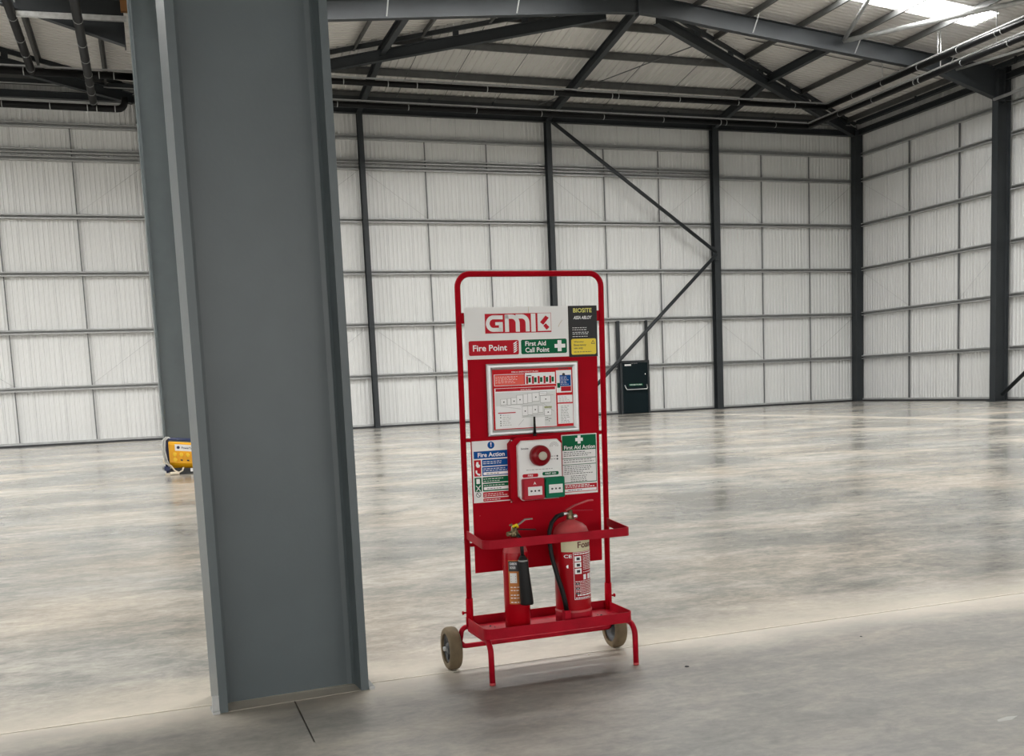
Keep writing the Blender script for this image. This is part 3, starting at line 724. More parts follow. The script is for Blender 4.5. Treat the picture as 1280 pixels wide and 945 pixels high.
mb.build('plan_panel', 'signred', pf)
mb = MB(); prect(mb, 876, 215, 1004, 350, .011, .0113); mb.build('plan_panel', 'blue', pf)
mb = MB()
for k in range(5): prect(mb, 518 + k * 66, 230, 545 + k * 66, 290, .011, .0113)
prect(mb, 845, 310, 880, 370, .011, .0113); mb.build('plan_panel', 'green', pf)
mb = MB(); prect(mb, 142, 400, 822, 830, .011, .0112); mb.build('plan_map', 'plan_grey', pf)
mb = MB(); prect(mb, 146, 560, 440, 828, .0112, .0114); prect(mb, 440, 720, 690, 828, .0112, .0114)
BL = [(200, 480, 265, 545), (275, 475, 310, 550), (318, 468, 375, 545), (380, 440, 448, 545), (455, 430, 500, 540), (505, 425, 550, 535), (556, 420, 632, 520), (650, 460, 765, 540), (440, 580, 498, 690), (502, 578, 552, 680), (556, 576, 612, 670), (625, 580, 672, 660), (692, 625, 770, 700), (640, 410, 720, 450)]
for b in BL: prect(mb, *b, .0114, .0118)
mb.build('plan_map', 'white_print', pf)
mb = MB()
for b in BL: prect(mb, b[0] - 4, b[1] - 4, b[2] + 4, b[3] + 6, .0112, .0115)
for (a, b) in (((190, 560), (420, 600)), ((420, 560), (690, 545)), ((430, 700), (690, 670)), ((690, 550), (800, 640)), ((390, 800), (450, 730)), ((570, 740), (575, 820)), ((640, 410), (800, 440))):
    p, q = pq(*a), pq(*b); mb.tube([F(p[0], .0116, p[1]), F(q[0], .0116, q[1])], .0008, 5)
lines(mb, pq(860, 0)[0], pq(995, 0)[0], [pq(860, y)[1] for y in (470, 490, 510, 530)], .002, .011, .0114)
lines(mb, pq(880, 0)[0], pq(985, 0)[0], [pq(880, y)[1] for y in range(585, 790, 20)], .003, .011, .0114)
lines(mb, pq(215, 0)[0], pq(330, 0)[0], [pq(215, y)[1] for y in (675, 700, 722, 745, 770, 795)], .002, .0118, .012)
mb.build('plan_map', 'plan_line', pf)
mb = MB(); prect(mb, 160, 640, 368, 812, .0112, .0115); mb.build('plan_key', 'white_print', pf)
mb = MB()
for y in (665, 695, 740, 765, 790): prect(mb, 186, y, 198, y + 12, .0118, .0121)
for b in BL[:1] + BL[2:4] + BL[6:9] + BL[10:11] + BL[12:13]: prect(mb, (b[0] + b[2]) / 2 - 6, (b[1] + b[3]) / 2 - 6, (b[0] + b[2]) / 2 + 8, (b[1] + b[3]) / 2 + 8, .0118, .0121)
prect(mb, 496, 200, 552, 212, .011, .0113); prect(mb, 862, 102 + 28, 980, 140, .0105, .011)
for k in range(7): prect(mb, 700 + 9 * (k % 4) * 2, 725 + 14 * (k // 2), 712 + 9 * (k % 4) * 2, 733 + 14 * (k // 2), .0113, .0116)
mb.lathe([(0, .0005), (.0075, .0005)], F((pq(922, 190)[0]), .0112, pq(922, 190)[1]), 'y', 14); mb.build('plan_marks', 'ink', pf)
mb = MB(); prect(mb, 690, 590, 775, 612, .0113, .0116); mb.build('plan_marks', 'plan_olive', pf)
mb = MB(); put_text(mb, 'FIRE & EMERGENCY PLAN', *pq(330, 158), *pq(630, 136), .0112, F); put_text(mb, 'SITE PLAN', *pq(425, 372), *pq(540, 358), .0116, F)
lines(mb, pq(150, 0)[0], pq(400, 0)[0], [pq(150, y)[1] for y in (210, 228, 246, 264, 282)], .0015, .011, .0114)
lines(mb, pq(884, 0)[0], pq(990, 0)[0], [pq(884, y)[1] for y in (225, 245, 262, 280, 298, 316)], .002, .0113, .0116); mb.build('lettering', 'white_print', pf)
# fire action sign
ax0, az0, ax1, az1 = 1.414, .808, 1.607, 1.102
def aq(px, py): return (ax0 + (px - 68) / (550 - 68) * (ax1 - ax0), az1 - (py - 108 + (px - 60) * .055) / 782 * (az1 - az0))
def aq2(x, y): return (ax0 + x * (ax1 - ax0), az1 - y * (az1 - az0))
def srect(mb, q, x0, y0, x1, y1, d0, d1, r=.003):
    a = q(x0, y0); b = q(x1, y1); return mb.poly(rrect(a[0], b[1], b[0], a[1], r, 3), d0, d1, F)
mb = MB(); rect(mb, ax0, az0, ax1, az1, .001, .004); fa = mb.build('fire_action_sign', 'white', cart); fa['label'] = 'white fire action sign with blue, green and red rows'
for nm, m_, rows in (('blue_row', 'blue', ((.035, .165, .965, .285), (.245, .305, .965, .41), (.245, .425, .965, .57))), ('green_row', 'green', ((.245, .59, .965, .68), (.245, .695, .965, .82), (.035, .59, .215, .82))),
                     ('red_row', 'signred', ((.245, .835, .965, .92), (.245, .935, .965, .985), (.035, .305, .215, .57)))):
    for q in rows: mb = MB(); srect(mb, aq2, *q, .004, .0046); mb.build(nm, m_, fa)
cx, cz = aq2(.49, .075); MB().lathe([(0, .0006), (.0175, .0006)], F(cx, .004, cz), 'y', 24).build('blue_disc', 'blue', fa)
mb = MB(); put_text(mb, 'Fire Action', *aq2(.14, .262), *aq2(.84, .19), .005, F)
put_text(mb, '!', *aq2(.475, .1), *aq2(.505, .03), .0052, F)
for y0 in (.325, .355): lines(mb, aq2(.27, 0)[0], aq2(.88, 0)[0], [aq2(0, y0 + .02)[1]], .0028, .0046, .005)
for y0 in (.44, .47): lines(mb, aq2(.27, 0)[0], aq2(.92, 0)[0], [aq2(0, y0 + .02)[1]], .0028, .0046, .005)
for y0 in (.605, .64, .71, .85, .88, .945): lines(mb, aq2(.27, 0)[0], aq2(.9, 0)[0], [aq2(0, y0 + .02)[1]], .0026, .0046, .005)
srect(mb, aq2, .27, .51, .94, .555, .0046, .005); srect(mb, aq2, .27, .75, .94, .80, .0046, .005)
mb.poly([aq2(.10, .335), aq2(.15, .335), aq2(.15, .37), aq2(.19, .39), aq2(.17, .425), aq2(.11, .425), aq2(.08, .39)], .0046, .005, F)
mb.poly([aq2(.07, .47), aq2(.11, .47), aq2(.11, .51), aq2(.16, .53), aq2(.19, .525), aq2(.18, .56), aq2(.12, .55), aq2(.07, .51)], .0046, .005, F)
srect(mb, aq2, .08, .61, .17, .69, .0046, .005, .001)
for a, b in (((.07, .72), (.18, .81)), ((.18, .72), (.07, .81))):
    p, q = aq2(*a), aq2(*b); mb.tube([F(p[0], .005, p[1]), F(q[0], .005, q[1])], .0022, 5)
mb.build('lettering', 'white_print', fa)
mb = MB(); c = aq2(.125, .87); mb.tube([F(c[0] + .011 * math.cos(t * PI / 8), .0048, c[1] + .011 * math.sin(t * PI / 8)) for t in range(16)], .0014, 5, closed=True)
mb.tube([F(c[0] - .008, .0048, c[1] + .008), F(c[0] + .008, .0048, c[1] - .008)], .0014, 5)
lines(mb, aq2(.35, 0)[0], aq2(.8, 0)[0], [aq2(0, .54)[1], aq2(0, .785)[1]], .003, .005, .0053); mb.build('symbols', 'ink', fa)
# first aid action sign
bx0, bz0, bx1, bz1 = 1.872, .813, 2.060, 1.107
def bq2(x, y): return (bx0 + x * (bx1 - bx0), bz1 - y * (bz1 - bz0))
mb = MB(); rect(mb, bx0, bz0, bx1, bz1, .001, .004); fs = mb.build('first_aid_sign', 'white', cart); fs['label'] = 'green and white first aid action sign'
mb = MB(); srect(mb, bq2, .02, .015, .98, .265, .004, .0046, .001); srect(mb, bq2, .02, .395, .98, .405, .004, .0046, .0001); srect(mb, bq2, .02, .50, .98, .51, .004, .0046, .0001)
srect(mb, bq2, .02, .80, .98, .812, .004, .0046, .0001); srect(mb, bq2, .965, .26, .98, .81, .004, .0046, .0001); mb.build('green_panel', 'green', fs)
mb = MB(); srect(mb, bq2, .02, .835, .98, .965, .004, .0046, .001); mb.build('red_panel', 'signred', fs)
mb = MB(); put_text(mb, 'First Aid Action', *bq2(.07, .25), *bq2(.95, .185), .005, F)
x, y = bq2(.5, .09); s1, s2 = .008, .020
mb.poly([(x - s1, y - s2), (x + s1, y - s2), (x + s1, y - s1), (x + s2, y - s1), (x + s2, y + s1), (x + s1, y + s1), (x + s1, y + s2), (x - s1, y + s2), (x - s1, y + s1), (x - s2, y + s1), (x - s2, y - s1), (x - s1, y - s1)], .0046, .005, F)
lines(mb, bq2(.08, 0)[0], bq2(.95, 0)[0], [bq2(0, .862)[1], bq2(0, .89)[1]], .004, .0046, .005, jit=.2); srect(mb, bq2, .06, .91, .96, .955, .0046, .005, .0005); mb.build('lettering', 'white_print', fs)
mb = MB(); lines(mb, bq2(.06, 0)[0], bq2(.92, 0)[0], [bq2(0, v)[1] for v in (.30, .33, .36, .43, .465, .54, .57, .60, .63, .66)], .003, .004, .0044)
lines(mb, bq2(.24, 0)[0], bq2(.72, 0)[0], [bq2(0, v)[1] for v in (.70, .73, .76, .79)], .0028, .004, .0044, jit=.1); lines(mb, bq2(.15, 0)[0], bq2(.7, 0)[0], [bq2(0, .94)[1]], .003, .005, .0053); mb.build('small_print', 'ink', fs)
# alarm unit
def chamfer(x0, z0, x1, z1, c, cb): return [(x0 + cb, z0), (x1 - cb, z0), (x1, z0 + cb), (x1, z1 - c), (x1 - c, z1), (x0 + c, z1), (x0, z1 - c), (x0, z0 + cb)]
mb = MB(); mb.poly(chamfer(1.590, .806, 1.858, 1.112, .03, .012), .001, .045, F); al = mb.build('alarm_unit', 'red', cart); al['label'] = 'red and white wireless site alarm with sounder and two call points'
mb = MB(); O = chamfer(1.622, .808, 1.845, 1.094, .022, .02); I_ = chamfer(1.627, .813, 1.840, 1.089, .022, .02)
n = len(O); mb.add([F(x, .045, z) for x, z in O] + [F(x, .066, z) for x, z in O] + [F(x, .071, z) for x, z in I_],
    [(i, (i + 1) % n, (i + 1) % n + n, i + n) for i in range(n)] + [(i + n, (i + 1) % n + n, (i + 1) % n + 2 * n, i + 2 * n) for i in range(n)] + [tuple(range(2 * n, 3 * n))]); mb.build('face_plate', 'ivory', al)
c = F(1.728, .071, 1.020)
MB().lathe([(.050, 0), (.050, .022), (.046, .034), (.036, .040), (.028, .040), (.026, .046), (.0215, .048), (0, .048)], c, 'y', 36).build('sounder', 'maroon', al)
MB().lathe([(.0205, .048), (.0205, .053), (.016, .056), (0, .057)], c, 'y', 28).build('beacon_lens', 'lens', al)
MB().tube([F(1.725, .03, 1.105), F(1.725, .03, 1.128)], .009, 12).tube([F(1.725, .03, 1.125), F(1.725, .03, 1.205)], [.0065, .0048], 12).build('antenna', 'black_rub', al)
def callpt(x0, z0, x1, z1, m, name):
    mb = MB(); P = rrect(x0, z0, x1, z1, .008); n = len(P); cx, cz = (x0 + x1) / 2, (z0 + z1) / 2
    Q = [(cx + (x - cx) * .93, cz + (z - cz) * .93) for x, z in P]
    mb.add([F(x, .06, z) for x, z in P] + [F(x, .095, z) for x, z in P] + [F(x, .101, z) for x, z in Q], [(i, (i + 1) % n, (i + 1) % n + n, i + n) for i in range(n)] + [(i + n, (i + 1) % n + n, (i + 1) % n + 2 * n, i + 2 * n) for i in range(n)] + [tuple(range(2 * n, 3 * n))])
    mb.build(name, m, al)
callpt(1.634, .812, 1.741, .914, 'red_box', 'call_point'); callpt(1.745, .814, 1.846, .914, 'green_box', 'call_point')
mb = MB(); rect(mb, 1.655, .834, 1.727, .875, .101, .1016); rect(mb, 1.762, .838, 1.833, .879, .101, .1016); mb.build('press_panel', 'white', al)
mb = MB()
for cx, cz in ((1.691, .8545), (1.7975, .8585)):
    for d in (-.02, 0, .02): mb.lathe([(0, .0006), (.0048, .0006)], F(cx + d, .1016, cz), 'y', 10)
    for sg in (-1, 1): mb.poly([(cx + sg * .013, cz - .0025), (cx + sg * .013, cz + .0025), (cx + sg * .024, cz)], .1016, .102, F)
put_text(mb, 'biosite', 1.636, 1.052, 1.674, 1.062, .0716, F)
for z in (1.012, .998): mb.lathe([(0, .001), (.0045, .001)], F(1.821, .071, z), 'y', 12)
mb.build('marks', 'ink', al)
mb = MB(); lines(mb, 1.66, 1.80, (.952,), .0028, .071, .0714, jit=.05); lines(mb, 1.786, 1.812, (1.011, .997), .003, .071, .0714, jit=0)
for r_ in (.010, .016, .022): mb.tube([F(1.806 + r_ * math.cos(t * PI / 8), .0714, 1.058 + r_ * math.sin(t * PI / 8)) for t in range(9)], .0009, 4)
mb.build('marks', 'ink_grey', al)
for x0, x1, z, m, s in ((1.640, 1.720, .926, 'signred', 'FIRE'), (1.742, 1.826, .930, 'green', 'FIRST AID')):
    mb = MB(); mb.poly(rrect(x0, z - .008, x1, z + .009, .007), .071, .072, F); mb.build('call_label', m, al)
    mb = MB(); wd = .013 if s == 'FIRE' else .028; put_text(mb, s, (x0 + x1) / 2 - wd, z - .004, (x0 + x1) / 2 + wd, z + .005, .0724, F); mb.build('lettering', 'white_print', al)
mb = MB(); put_text(mb, 'A', 1.683, .885, 1.697, .898, .1016, F); mb.build('lettering', 'white_print', al)
for x, z in ((1.598, 1.098), (1.603, .80)):
    MB().lathe([(0, .003), (.003, .003), (.003, 0)], F(x, .045 if z > 1 else .001, z), 'y', 10).build('screw', 'alu', al)
MB().lathe([(0, .006), (.008, .006), (.008, 0)], (F(1.858, .02, .895)[0] + .004, F(0, .03, .9)[1], .895), 'y', 12).build('lock', 'black_rub', al)
# guard rail: flat bar bent round the front
def bandloop(pts, h, t, zoff=None):
    mb = MB(); n = len(pts); L = []
    for i in range(n):
        a = pts[max(i - 1, 0)]; b = pts[min(i + 1, n - 1)]; dx, dy = b[0] - a[0], b[1] - a[1]; l = math.hypot(dx, dy); nx, ny = -dy / l * t / 2, dx / l * t / 2
        x, y, z = pts[i]; L.append([(x + nx, y + ny, z), (x - nx, y - ny, z), (x - nx, y - ny, z + h), (x + nx, y + ny, z + h)])
    for i in range(n - 1):
        A, B = L[i], L[i + 1]; o = len(mb.v); mb.v += A + B
        for k in range(4): mb.f.append((o + k, o + (k + 1) % 4, o + 4 + (k + 1) % 4, o + 4 + k)); mb.sm.append(False)
    mb.add(L[0], [(0, 1, 2, 3)]); mb.add(L[-1], [(0, 1, 2, 3)]); return mb
def uloop(x0, x1, yr, yf, zr_, zf, r=.035, xr=0.0):
    P = [(x0 - xr, yr, zr_)]
    for k in range(7): t = math.radians(180 + 90 * k / 6); P.append((x0 + r + r * math.cos(t), yf + r + r * math.sin(t), zf))
    for k in range(7): t = math.radians(270 + 90 * k / 6); P.append((x1 - r + r * math.cos(t), yf + r + r * math.sin(t), zf))
    P.append((x1 + xr, yr, zr_)); return P
bandloop(uloop(1.376, 2.108, 4.622, 4.345, .643, .625, .035), .040, .005).build('guard_rail', 'red_worn', cart)
# tray
tx0, tx1, ty0, ty1, tz = 1.362, 2.104, 4.338, 4.645, .212
P = [(x, y) for x, y, z in uloop(tx0, tx1, ty1, ty0, 0, 0, .035)]
mb = MB(); n = len(P); mb.add([(x, y, tz) for x, y in P] + [(x, y, tz + .006) for x, y in P], [tuple(range(n)), tuple(range(n, 2 * n))] + [(i, (i + 1) % n, (i + 1) % n + n, i + n) for i in range(n)]); tr = mb.build('tray', 'red_worn', cart)
loop = [(x, y, tz - .004) for x, y in P]; loop = loop + [loop[0]]
bandloop(loop, .05, .004).build('tray_rim', 'red_worn', tr)
for x, y, r_ in ((1.455, 4.56, .006), (1.468, 4.53, .004), (2.01, 4.50, .007), (2.0, 4.52, .004)):
    MB().lathe([(r_, 0), (r_ * .7, r_ * .6), (0, r_ * .8)], (x, y, tz + .006), 'z', 7).build('debris', 'ink', tr)
# legs: tube under the tray bending down to the floor
for x in (1.378, 2.106):
    rb = .06; pp = [(x - .006 if x < 1.5 else x - .012, 4.62, .199), (x - .003, 4.42, .199)]
    for k in range(8):
        t = math.radians(90 * k / 7); pp.append((x, 4.328 + rb - rb * math.sin(t), .199 - rb + rb * math.cos(t)))
    pp.append((x, 4.326, .0)); lg_ = MB().tube(pp, .0135, 14).build('leg', 'red_worn', cart)
    MB().tube([(x, 4.326, .0005), (x, 4.326, .012)], .0142, 14).build('foot_cap', 'red_dome', lg_)
# rear axle loop and wheels
pp = []
for s, x in ((1, 1.337), (-1, 2.128)):
    q = [(x + s * .05, 4.66, .205)] + [(x + s * (.03 - .03 * math.sin(math.radians(90 * k / 5))), 4.66, .205 - .03 + .03 * math.cos(math.radians(90 * k / 5))) for k in range(6)] + [(x, 4.66, .13)] + [(x + s * (.02 - .02 * math.cos(math.radians(90 * k / 4))), 4.66, .132 - .02 * math.sin(math.radians(90 * k / 4))) for k in range(5)]
    pp += q if s > 0 else list(reversed(q))
MB().tube(pp, .0125, 12).build('axle_loop', 'red_worn', cart)
MB().tube([(1.26, 4.68, .105), (2.20, 4.68, .105)], .008, 10).build('axle', 'galv', cart)
for x, s in ((1.29, -1), (2.160, 1)):
    hw = .029; T = [(.072, -hw), (.095, -hw), (.102, -hw * .75), (.105, -hw * .3), (.105, hw * .3), (.102, hw * .75), (.095, hw), (.072, hw), (.072, -hw)]
    ty = MB().lathe(T, (x, 4.68, .105), 'x', 40).build('tyre', 'tyre', cart)
    mb = MB().lathe([(.073, -.018), (.060, -.018), (.056, -.008), (.030, -.006), (.026, -.022), (0, -.022)], (x, 4.68, .105), 'x', 30)
    mb.lathe([(.073, .018), (.060, .018), (.056, .008), (.030, .006), (.026, .022), (0, .022)], (x, 4.68, .105), 'x', 30); mb.build('hub', 'hub', ty)
    for k in range(5):
        t = 2 * PI * k / 5; MB().bar((x + s * .012, 4.68 + .026 * math.cos(t), .105 + .026 * math.sin(t)), (x + s * .012, 4.68 + .06 * math.cos(t), .105 + .06 * math.sin(t)), .014, .01, up=(1, 0, 0)).build('spoke', 'hub', ty)
    MB().lathe([(0, .01), (.011, .01), (.011, -.01), (0, -.01)], (x + s * .03, 4.68, .105), 'x', 14).build('axle_nut', 'galv', ty)

# ------------------------------------------------------------------ extinguishers
def cyl(cx, cy, r): # map (arc angle deg from facing -y towards +x, offset, z)
    return lambda a, o, z: (cx + (r + o) * math.sin(math.radians(a)), cy - (r + o) * math.cos(math.radians(a)), z)
def patch(fn, a0, a1, z0, z1, off, n=14):
    mb = MB(); mb.add([fn(a0 + (a1 - a0) * k / n, off, z) for z in (z0, z1) for k in range(n + 1)], [(k, k + 1, k + n + 2, k + n + 1) for k in range(n)], True); return mb
TZ = tz + .006
# CO2
cx, cy, cr = 1.562, 4.462, .0605
co = root('co2_extinguisher', (cx, cy, TZ)); tag(co, 'slim red carbon dioxide extinguisher with black horn, on the left of the tray', 'extinguisher', 'fire extinguishers in the tray')
MB().lathe([(0, 0), (cr * .93, 0), (cr, .008), (cr, .345), (cr * .96, .368), (cr * .80, .392), (cr * .5, .408), (.022, .414), (.022, .436), (0, .436)], (cx, cy, TZ), 'z', 40).build('cylinder', 'red_gloss', co)
MB().lathe([(cr * .97, .366), (cr * .82, .392), (cr * .5, .4095), (.023, .4155)], (cx, cy, TZ + .0006), 'z', 40).build('dusty_shoulder', 'red_dome', co)
f1 = cyl(cx, cy, cr)
lb = patch(f1, -54, 62, .345, .552, .0008).build('label', 'orange_lbl', co)
patch(f1, -52, 60, .500, .548, .0012).build('label_header', 'ink', lb)
patch(f1, -47, -16, .445, .492, .0012).build('label_picture', 'white', lb)
patch(f1, 20, 50, .345, .355, .0012).build('label_strip', 'white_print', lb)
mb = MB(); put_text(mb, 'CARBON', -46, .530, -14, .542, .0016, f1); put_text(mb, 'DIOXIDE', -46, .512, -20, .524, .0016, f1); put_text(mb, 'CO', 34, .530, 50, .543, .0016, f1); put_text(mb, '2', 38, .512, 46, .523, .0016, f1)
for z in (.352, .372, .386, .408, .423):
    a = -46
    while a < 48: b = a + random.uniform(5, 13); mb.add([f1(q, .0016, zz) for zz in (z, z + .004) for q in (a, b)], [(0, 1, 3, 2)]); a = b + 4
mb.build('lettering', 'white_print', lb)
mb = MB()
for z in (.45, .462, .474): mb.add([f1(q, .0016, zz) for zz in (z, z + .005) for q in (-42, -20)], [(0, 1, 3, 2)])
mb.build('symbols', 'ink_grey', lb)
zv = TZ + .436
MB().lathe([(0, 0), (.017, 0), (.020, .006), (.020, .026), (.015, .032), (.013, .052), (0, .054)], (cx, cy, zv), 'z', 20).tube([(cx - .004, cy, zv + .016), (cx - .036, cy - .006, zv + .016)], .011, 12).tube([(cx, cy, zv + .016), (cx + .006, cy - .035, zv + .010)], .0115, 12).build('valve', 'brass', co)
MB().bar((cx + .006, cy - .002, zv + .046), (cx + .055, cy - .004, zv + .078), .016, .005).bar((cx + .055, cy - .004, zv + .078), (cx + .09, cy - .006, zv + .079), .016, .005).build('lever', 'lever', co)
MB().bar((cx + .0, cy - .004, zv + .036), (cx + .105, cy - .006, zv + .026), .016, .005).build('handle', 'black_rub', co)
MB().tube([(cx - .012, cy - .018, zv + .05), (cx + .006, cy - .02, zv + .058), (cx + .012, cy - .018, zv + .046)], .007, 8).build('seal', 'yellow', co)
MB().tube([(cx - .026, cy - .012, zv + .056), (cx - .012, cy - .014, zv + .062)], .005, 8).build('pin', 'brass', co)
h0 = (cx + .006, cy - .035, zv + .010)
hn = MB().tube([h0, (cx + .008, cy - .055, zv + .002), (cx + .008, cy - .075, zv - .03), (cx + .006, cy - .085, zv - .08)], .0085, 12).build('swivel_pipe', 'black_rub', co)
MB().tube([(cx + .006, cy - .085, zv - .076), (cx + .006, cy - .086, zv - .088), (cx + .007, cy - .087, zv - .102), (cx + .016, cy - .092, zv - .30), (cx + .016, cy - .092, zv - .306)], [.010, .019, .022, .031, .030], 20).build('horn', 'black_rub', co)
MB().tube([(cx + .0068, cy - .087, zv - .097), (cx + .007, cy - .087, zv - .104)], .0232, 20).build('horn_collar', 'ink_grey', co)
# foam
cx, cy, cr = 1.852, 4.470, .0855
fo = root('foam_extinguisher', (cx, cy, TZ)); tag(fo, 'larger red foam extinguisher with cream label and hose, on the right of the tray', 'extinguisher', 'fire extinguishers in the tray')
MB().lathe([(0, .010), (cr * .9, .012), (cr * .985, .03), (cr, .045), (cr, .415), (cr * .975, .435), (cr * .88, .455)], (cx, cy, TZ), 'z', 48).build('cylinder', 'red_gloss', fo)
MB().lathe([(cr * .995, .425), (cr * .975, .4365), (cr * .885, .4565), (cr * .68, .473), (cr * .4, .484), (.024, .488), (.022, .494), (0, .494)], (cx, cy, TZ), 'z', 48).build('dome', 'red_dome', fo)
MB().lathe([(cr * 1.005, .0), (cr * 1.035, .004), (cr * 1.035, .058), (cr * 1.005, .062), (cr, .062)], (cx, cy, TZ), 'z', 48).build('base_ring', 'red_worn', fo)
MB().lathe([(cr * 1.035, .056), (cr * 1.04, .060), (cr * 1.003, .0655)], (cx, cy, TZ), 'z', 48).build('ring_edge', 'red_dome', fo)
f2 = cyl(cx, cy, cr); f3 = f2
lb = patch(f2, -57, 74, .566, .622, .0008, 20).build('label', 'cream', fo)
patch(f2, -57, 74, .617, .623, .0010, 20).build('label_edge', 'ivory', lb)
mb = MB(); put_text(mb, 'Foam', -3, .583, 58, .613, .0016, f2); mb.build('lettering', 'brown_ink', lb)
mb = MB(); put_text(mb, 'CE', -48, .538, -22, .554, .0016, f2); mb.lathe([(0, .0005), (.008, .0005)], f2(-36, .001, .497), 'y', 14)
f2 = lambda a, o, z: f3(a, o, z - .008)
def frame_lines(a0, a1, z0, z1):
    for (aa, ab, za, zb) in ((a0, a0 + 1.3, z0, z1), (a1 - 1.3, a1, z0, z1), (a0, a1, z0, z0 + .002), (a0, a1, z1 - .002, z1)):
        n = 8; mb.add([f2(aa + (ab - aa) * k / n, .0016, z) for z in (za, zb) for k in range(n + 1)], [(k, k + 1, k + n + 2, k + n + 1) for k in range(n)])
frame_lines(-18, 60, .345, .572)
for z0, z1 in ((.528, .553), (.499, .524), (.468, .494)):
    mb.add([f2(q, .0016, z) for z in (z0, z1) for q in (-14, -3, 8)], [(0, 1, 4, 3), (1, 2, 5, 4)])
for q0 in (14, 32, 46): mb.add([f2(q, .0016, z) for z in (.438, .463) for q in (q0, q0 + 11)], [(0, 1, 3, 2)])
def arc_lines(a0, a1, zs, h):
    for z in zs:
        a = a0
        while a < a1:
            b = min(a + random.uniform(3, 8), a1); mb.add([f2(q, .0016, zz) for zz in (z, z + h) for q in (a, b)], [(0, 1, 3, 2)]); a = b + 1.6
arc_lines(-14, 56, (.560,), .006); arc_lines(14, 57, (.55, .542, .534, .526, .518, .51, .502, .494, .486, .473), .0032)
arc_lines(-14, 56, (.43, .422, .414, .406, .398, .390, .382, .374), .003); arc_lines(-8, 56, (.362,), .007); arc_lines(-14, 40, (.350,), .005)
mb.build('printed_panel', 'white_print', fo)
mb = MB()
for z in (.541, .511, .481): mb.add([f2(q, .002, zz) for zz in (z - .007, z + .006) for q in (-8, 3)], [(0, 1, 3, 2)])
for z in (.373, .397, .420): mb.add([f2(q, .002, zz) for zz in (z - .004, z + .006) for q in (-13, 0)], [(0, 1, 3, 2)])
mb.build('symbols', 'ink', fo)
zv = TZ + .494
MB().lathe([(0, -.004), (.016, -.004), (.019, .004), (.017, .022), (.012, .03), (.012, .044), (0, .046)], (cx, cy, zv), 'z', 20).tube([(cx, cy, zv + .020), (cx + .014, cy - .03, zv + .016)], .008, 10).build('valve', 'brass', fo)
MB().tube([(cx - .010, cy - .004, zv + .03), (cx - .045, cy - .008, zv + .028)], .0085, 12).build('hose_fitting', 'chrome', fo)
MB().lathe([(0, .012), (.009, .012), (.011, 0)], (cx + .014, cy - .026, zv + .016), 'y', 14).build('gauge', 'chrome', fo)
MB().bar((cx - .020, cy, zv + .045), (cx + .025, cy - .002, zv + .065), .018, .005).bar((cx + .025, cy - .002, zv + .065), (cx + .095, cy - .004, zv + .083), .018, .005).bar((cx + .095, cy - .004, zv + .083), (cx + .118, cy - .005, zv + .083), .018, .005).build('lever', 'red_dome', fo)
MB().bar((cx - .010, cy, zv + .042), (cx + .115, cy - .004, zv + .034), .018, .005).build('handle', 'red_worn', fo)
H0 = [(cx - .04, cy - .008, zv + .028), (cx - .075, cy - .014, zv + .02), (cx - .105, cy - .022, zv - .006), (cx - .122, cy - .032, zv - .045), (cx - .127, cy - .042, zv - .095), (cx - .125, cy - .052, zv - .15), (cx - .118, cy - .064, zv - .20), (cx - .105, cy - .074, zv - .26), (cx - .089, cy - .080, zv - .32), (cx - .077, cy - .082, zv - .375), (cx - .070, cy - .082, zv - .42)]
MB().tube(H0, [.0105] * 7 + [.0115] * 3 + [.012], 14).build('hose', 'black_rub', fo)
MB().box(cx - .085, cy - .097, TZ + .012, cx - .055, cy - .06, TZ + .075).build('hose_clip', 'red_worn', fo)

# ------------------------------------------------------------------ yellow site power box beside the far column
gx, gy = .28, 20.1; rz = math.radians(-4)
ge = root('site_transformer', (gx + .38, gy, 0)); tag(ge, 'yellow site transformer with sockets on a dark blue tube frame', 'transformer')
def g(x, y, z):
    z -= .11 * (x - .1) * min(1, z / .25)
    return (gx + x * math.cos(rz) - y * math.sin(rz), gy + x * math.sin(rz) + y * math.cos(rz), z)
def gbox(x0, y0, z0, x1, y1, z1): return MB().box(x0, y0, z0, x1, y1, z1, g)
mb = MB(); S = [(.06, .12), (-.02, .22), (-.02, .56), (.02, .60), (.36, .60), (.36, .12)]
for_side = lambda x: [g(x, y, z) for y, z in S]
n = len(S); mb.add(for_side(.0) + for_side(.78), [tuple(range(n)), tuple(range(n, 2 * n))] + [(i, (i + 1) % n, (i + 1) % n + n, i + n) for i in range(n)]); mb.build('housing', 'gen_yellow', ge)
gbox(.11, -.026, .45, .68, -.018, .57).build('name_plate', 'white', ge)
mb = MB(); put_text(mb, 'PowerTronic', .23, .49, .50, .53, 0, lambda x, o, z: g(x, -.03, z)); mb.lathe([(0, .004), (.028, .004)], g(.17, -.026, .512), 'y', 16); mb.build('lettering', 'gen_blue', ge)
for i in range(6):
    for j, z in enumerate((.375, .275)):
        if j == 1 and i in (1, 2): continue
        s = MB().lathe([(0, .05), (.030, .05), (.036, .045), (.036, 0)], g(.10 + i * .115, -.02, z), 'y', 16).build('socket', 'gen_socket', ge)
        b0 = g(.10 + i * .115, -.075, z + .015); MB().box(b0[0] - .02, b0[1] - .004, b0[2] - .01, b0[0] + .02, b0[1] + .012, b0[2] + .03).build('socket_lid', 'gen_socket', s)
for x in (.215, .33): gbox(x - .02, -.03, .265, x + .02, -.018, .29).build('breaker', 'ink', ge)
fr = []
for y in (-.06, .42):
    MB().tube([g(-.05, y, .03), g(-.05, y, .60), g(-.02, y, .66), g(.80, y, .66), g(.83, y, .60), g(.83, y, .03)], .022, 10).build('frame_tube', 'gen_blue', ge)
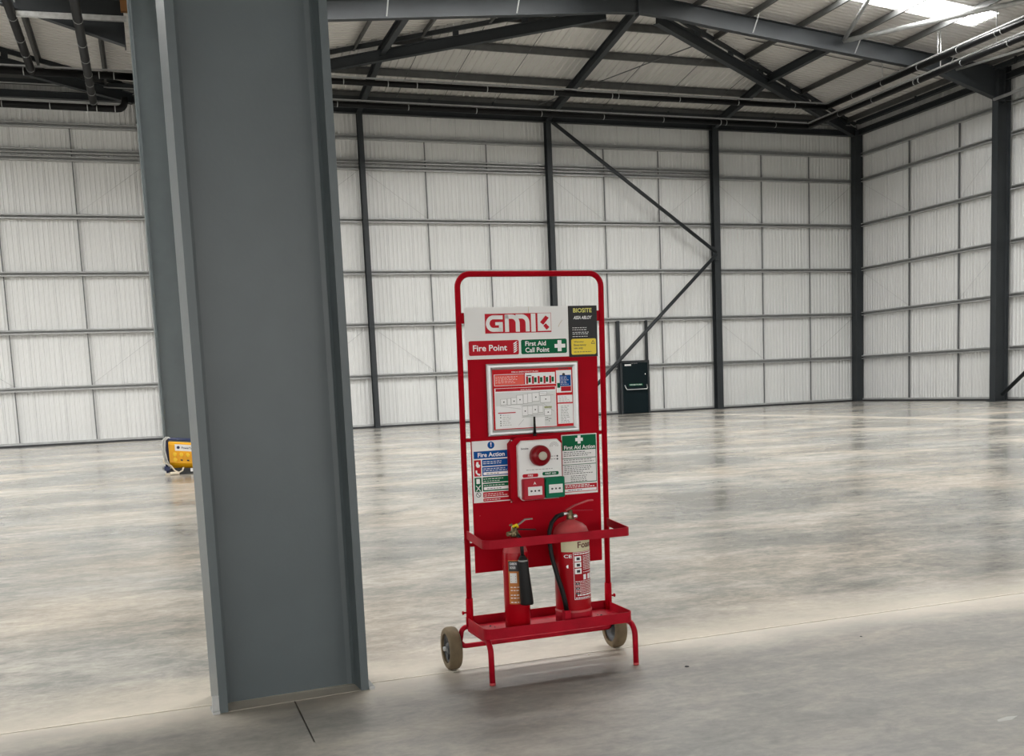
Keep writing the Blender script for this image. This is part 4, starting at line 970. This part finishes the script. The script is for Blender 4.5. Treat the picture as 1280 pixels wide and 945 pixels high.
for x in (-.05, .83):
    MB().tube([g(x, -.06, .63), g(x, .42, .63)], .022, 10).build('frame_tube', 'gen_blue', ge); gbox(x - .05, -.1, .08, x + .05, .46, .15).build('skid', 'gen_blue', ge)
gbox(-.02, -.04, .0, .80, .4, .12).build('under_box', 'base', ge)
gbox(.36, -.06, .05, .44, -.04, .12).build('label', 'white', ge)
mb = MB()
for k, o in enumerate((-.02, .02)):
    mb.tube([g(.02, -.08, .12), g(-.06 + o, -.1, .25), g(-.09 + o, -.1, .45), g(-.07 + o, -.08, .63), g(-.01 + o, -.07, .69), g(.04, -.05, .67)], .016, 8)
mb.build('cable', 'cable', ge)
MB().tube([g(-.09, -.1, .36), g(-.10, -.1, .22), g(.02, -.09, .17), g(.08, -.09, .08), g(.15, -.1, .04), g(.22, -.1, .08), g(.24, -.08, .14)], .014, 8).tube([g(.0, -.12, .03), g(.16, -.12, .03)], .03, 8).build('plug_lead', 'rope', ge)
gbox(-.09, -.12, 0, .03, -.04, .04).build('timber_block', 'rope', ge)

# ------------------------------------------------------------------ little litter on the slab
for i, (x, y, s) in enumerate(((2.30, 4.18, .012), (3.35, 4.25, .007), (1.98, 4.6, .008))):
    o = MB().lathe([(s, 0), (s * .8, s * .3), (0, s * .4)], (x, y, 0), 'z', 6).build('debris', 'ink' if i < 2 else 'rope', None, (x, y, 0))
    tag(o, ['small dark fragment on the floor right of the trolley foot', 'tiny dark speck on the floor at the right', 'small pale chip on the joint under the tray'][i], 'debris')

o = MB().add([(2.96, 2.955, .0004), (3.02, 2.95, .0004), (3.075, 2.975, .0004), (3.03, 2.985, .0004), (2.97, 2.972, .0004), (2.97, 2.96, .0012), (3.02, 2.956, .0012), (3.065, 2.974, .0012), (3.03, 2.98, .0012), (2.975, 2.969, .0012)],
    [(0, 1, 2, 3, 4), (5, 6, 7, 8, 9)] + [(i, (i + 1) % 5, (i + 1) % 5 + 5, i + 5) for i in range(5)]).build('paint_flake', 'plan_line', None, (3.02, 2.96, 0)); tag(o, 'pale flake lying on the floor at the lower right', 'debris')
for o in list(COL.objects):
    if o.name.split('.')[0] in ('lettering', 'small_print', 'plan_marks', 'marks', 'symbols', 'printed_panel', 'plan_map', 'plan_panel', 'logo_letters', 'logo_arrow', 'press_panel'): o['kind'] = 'stuff'
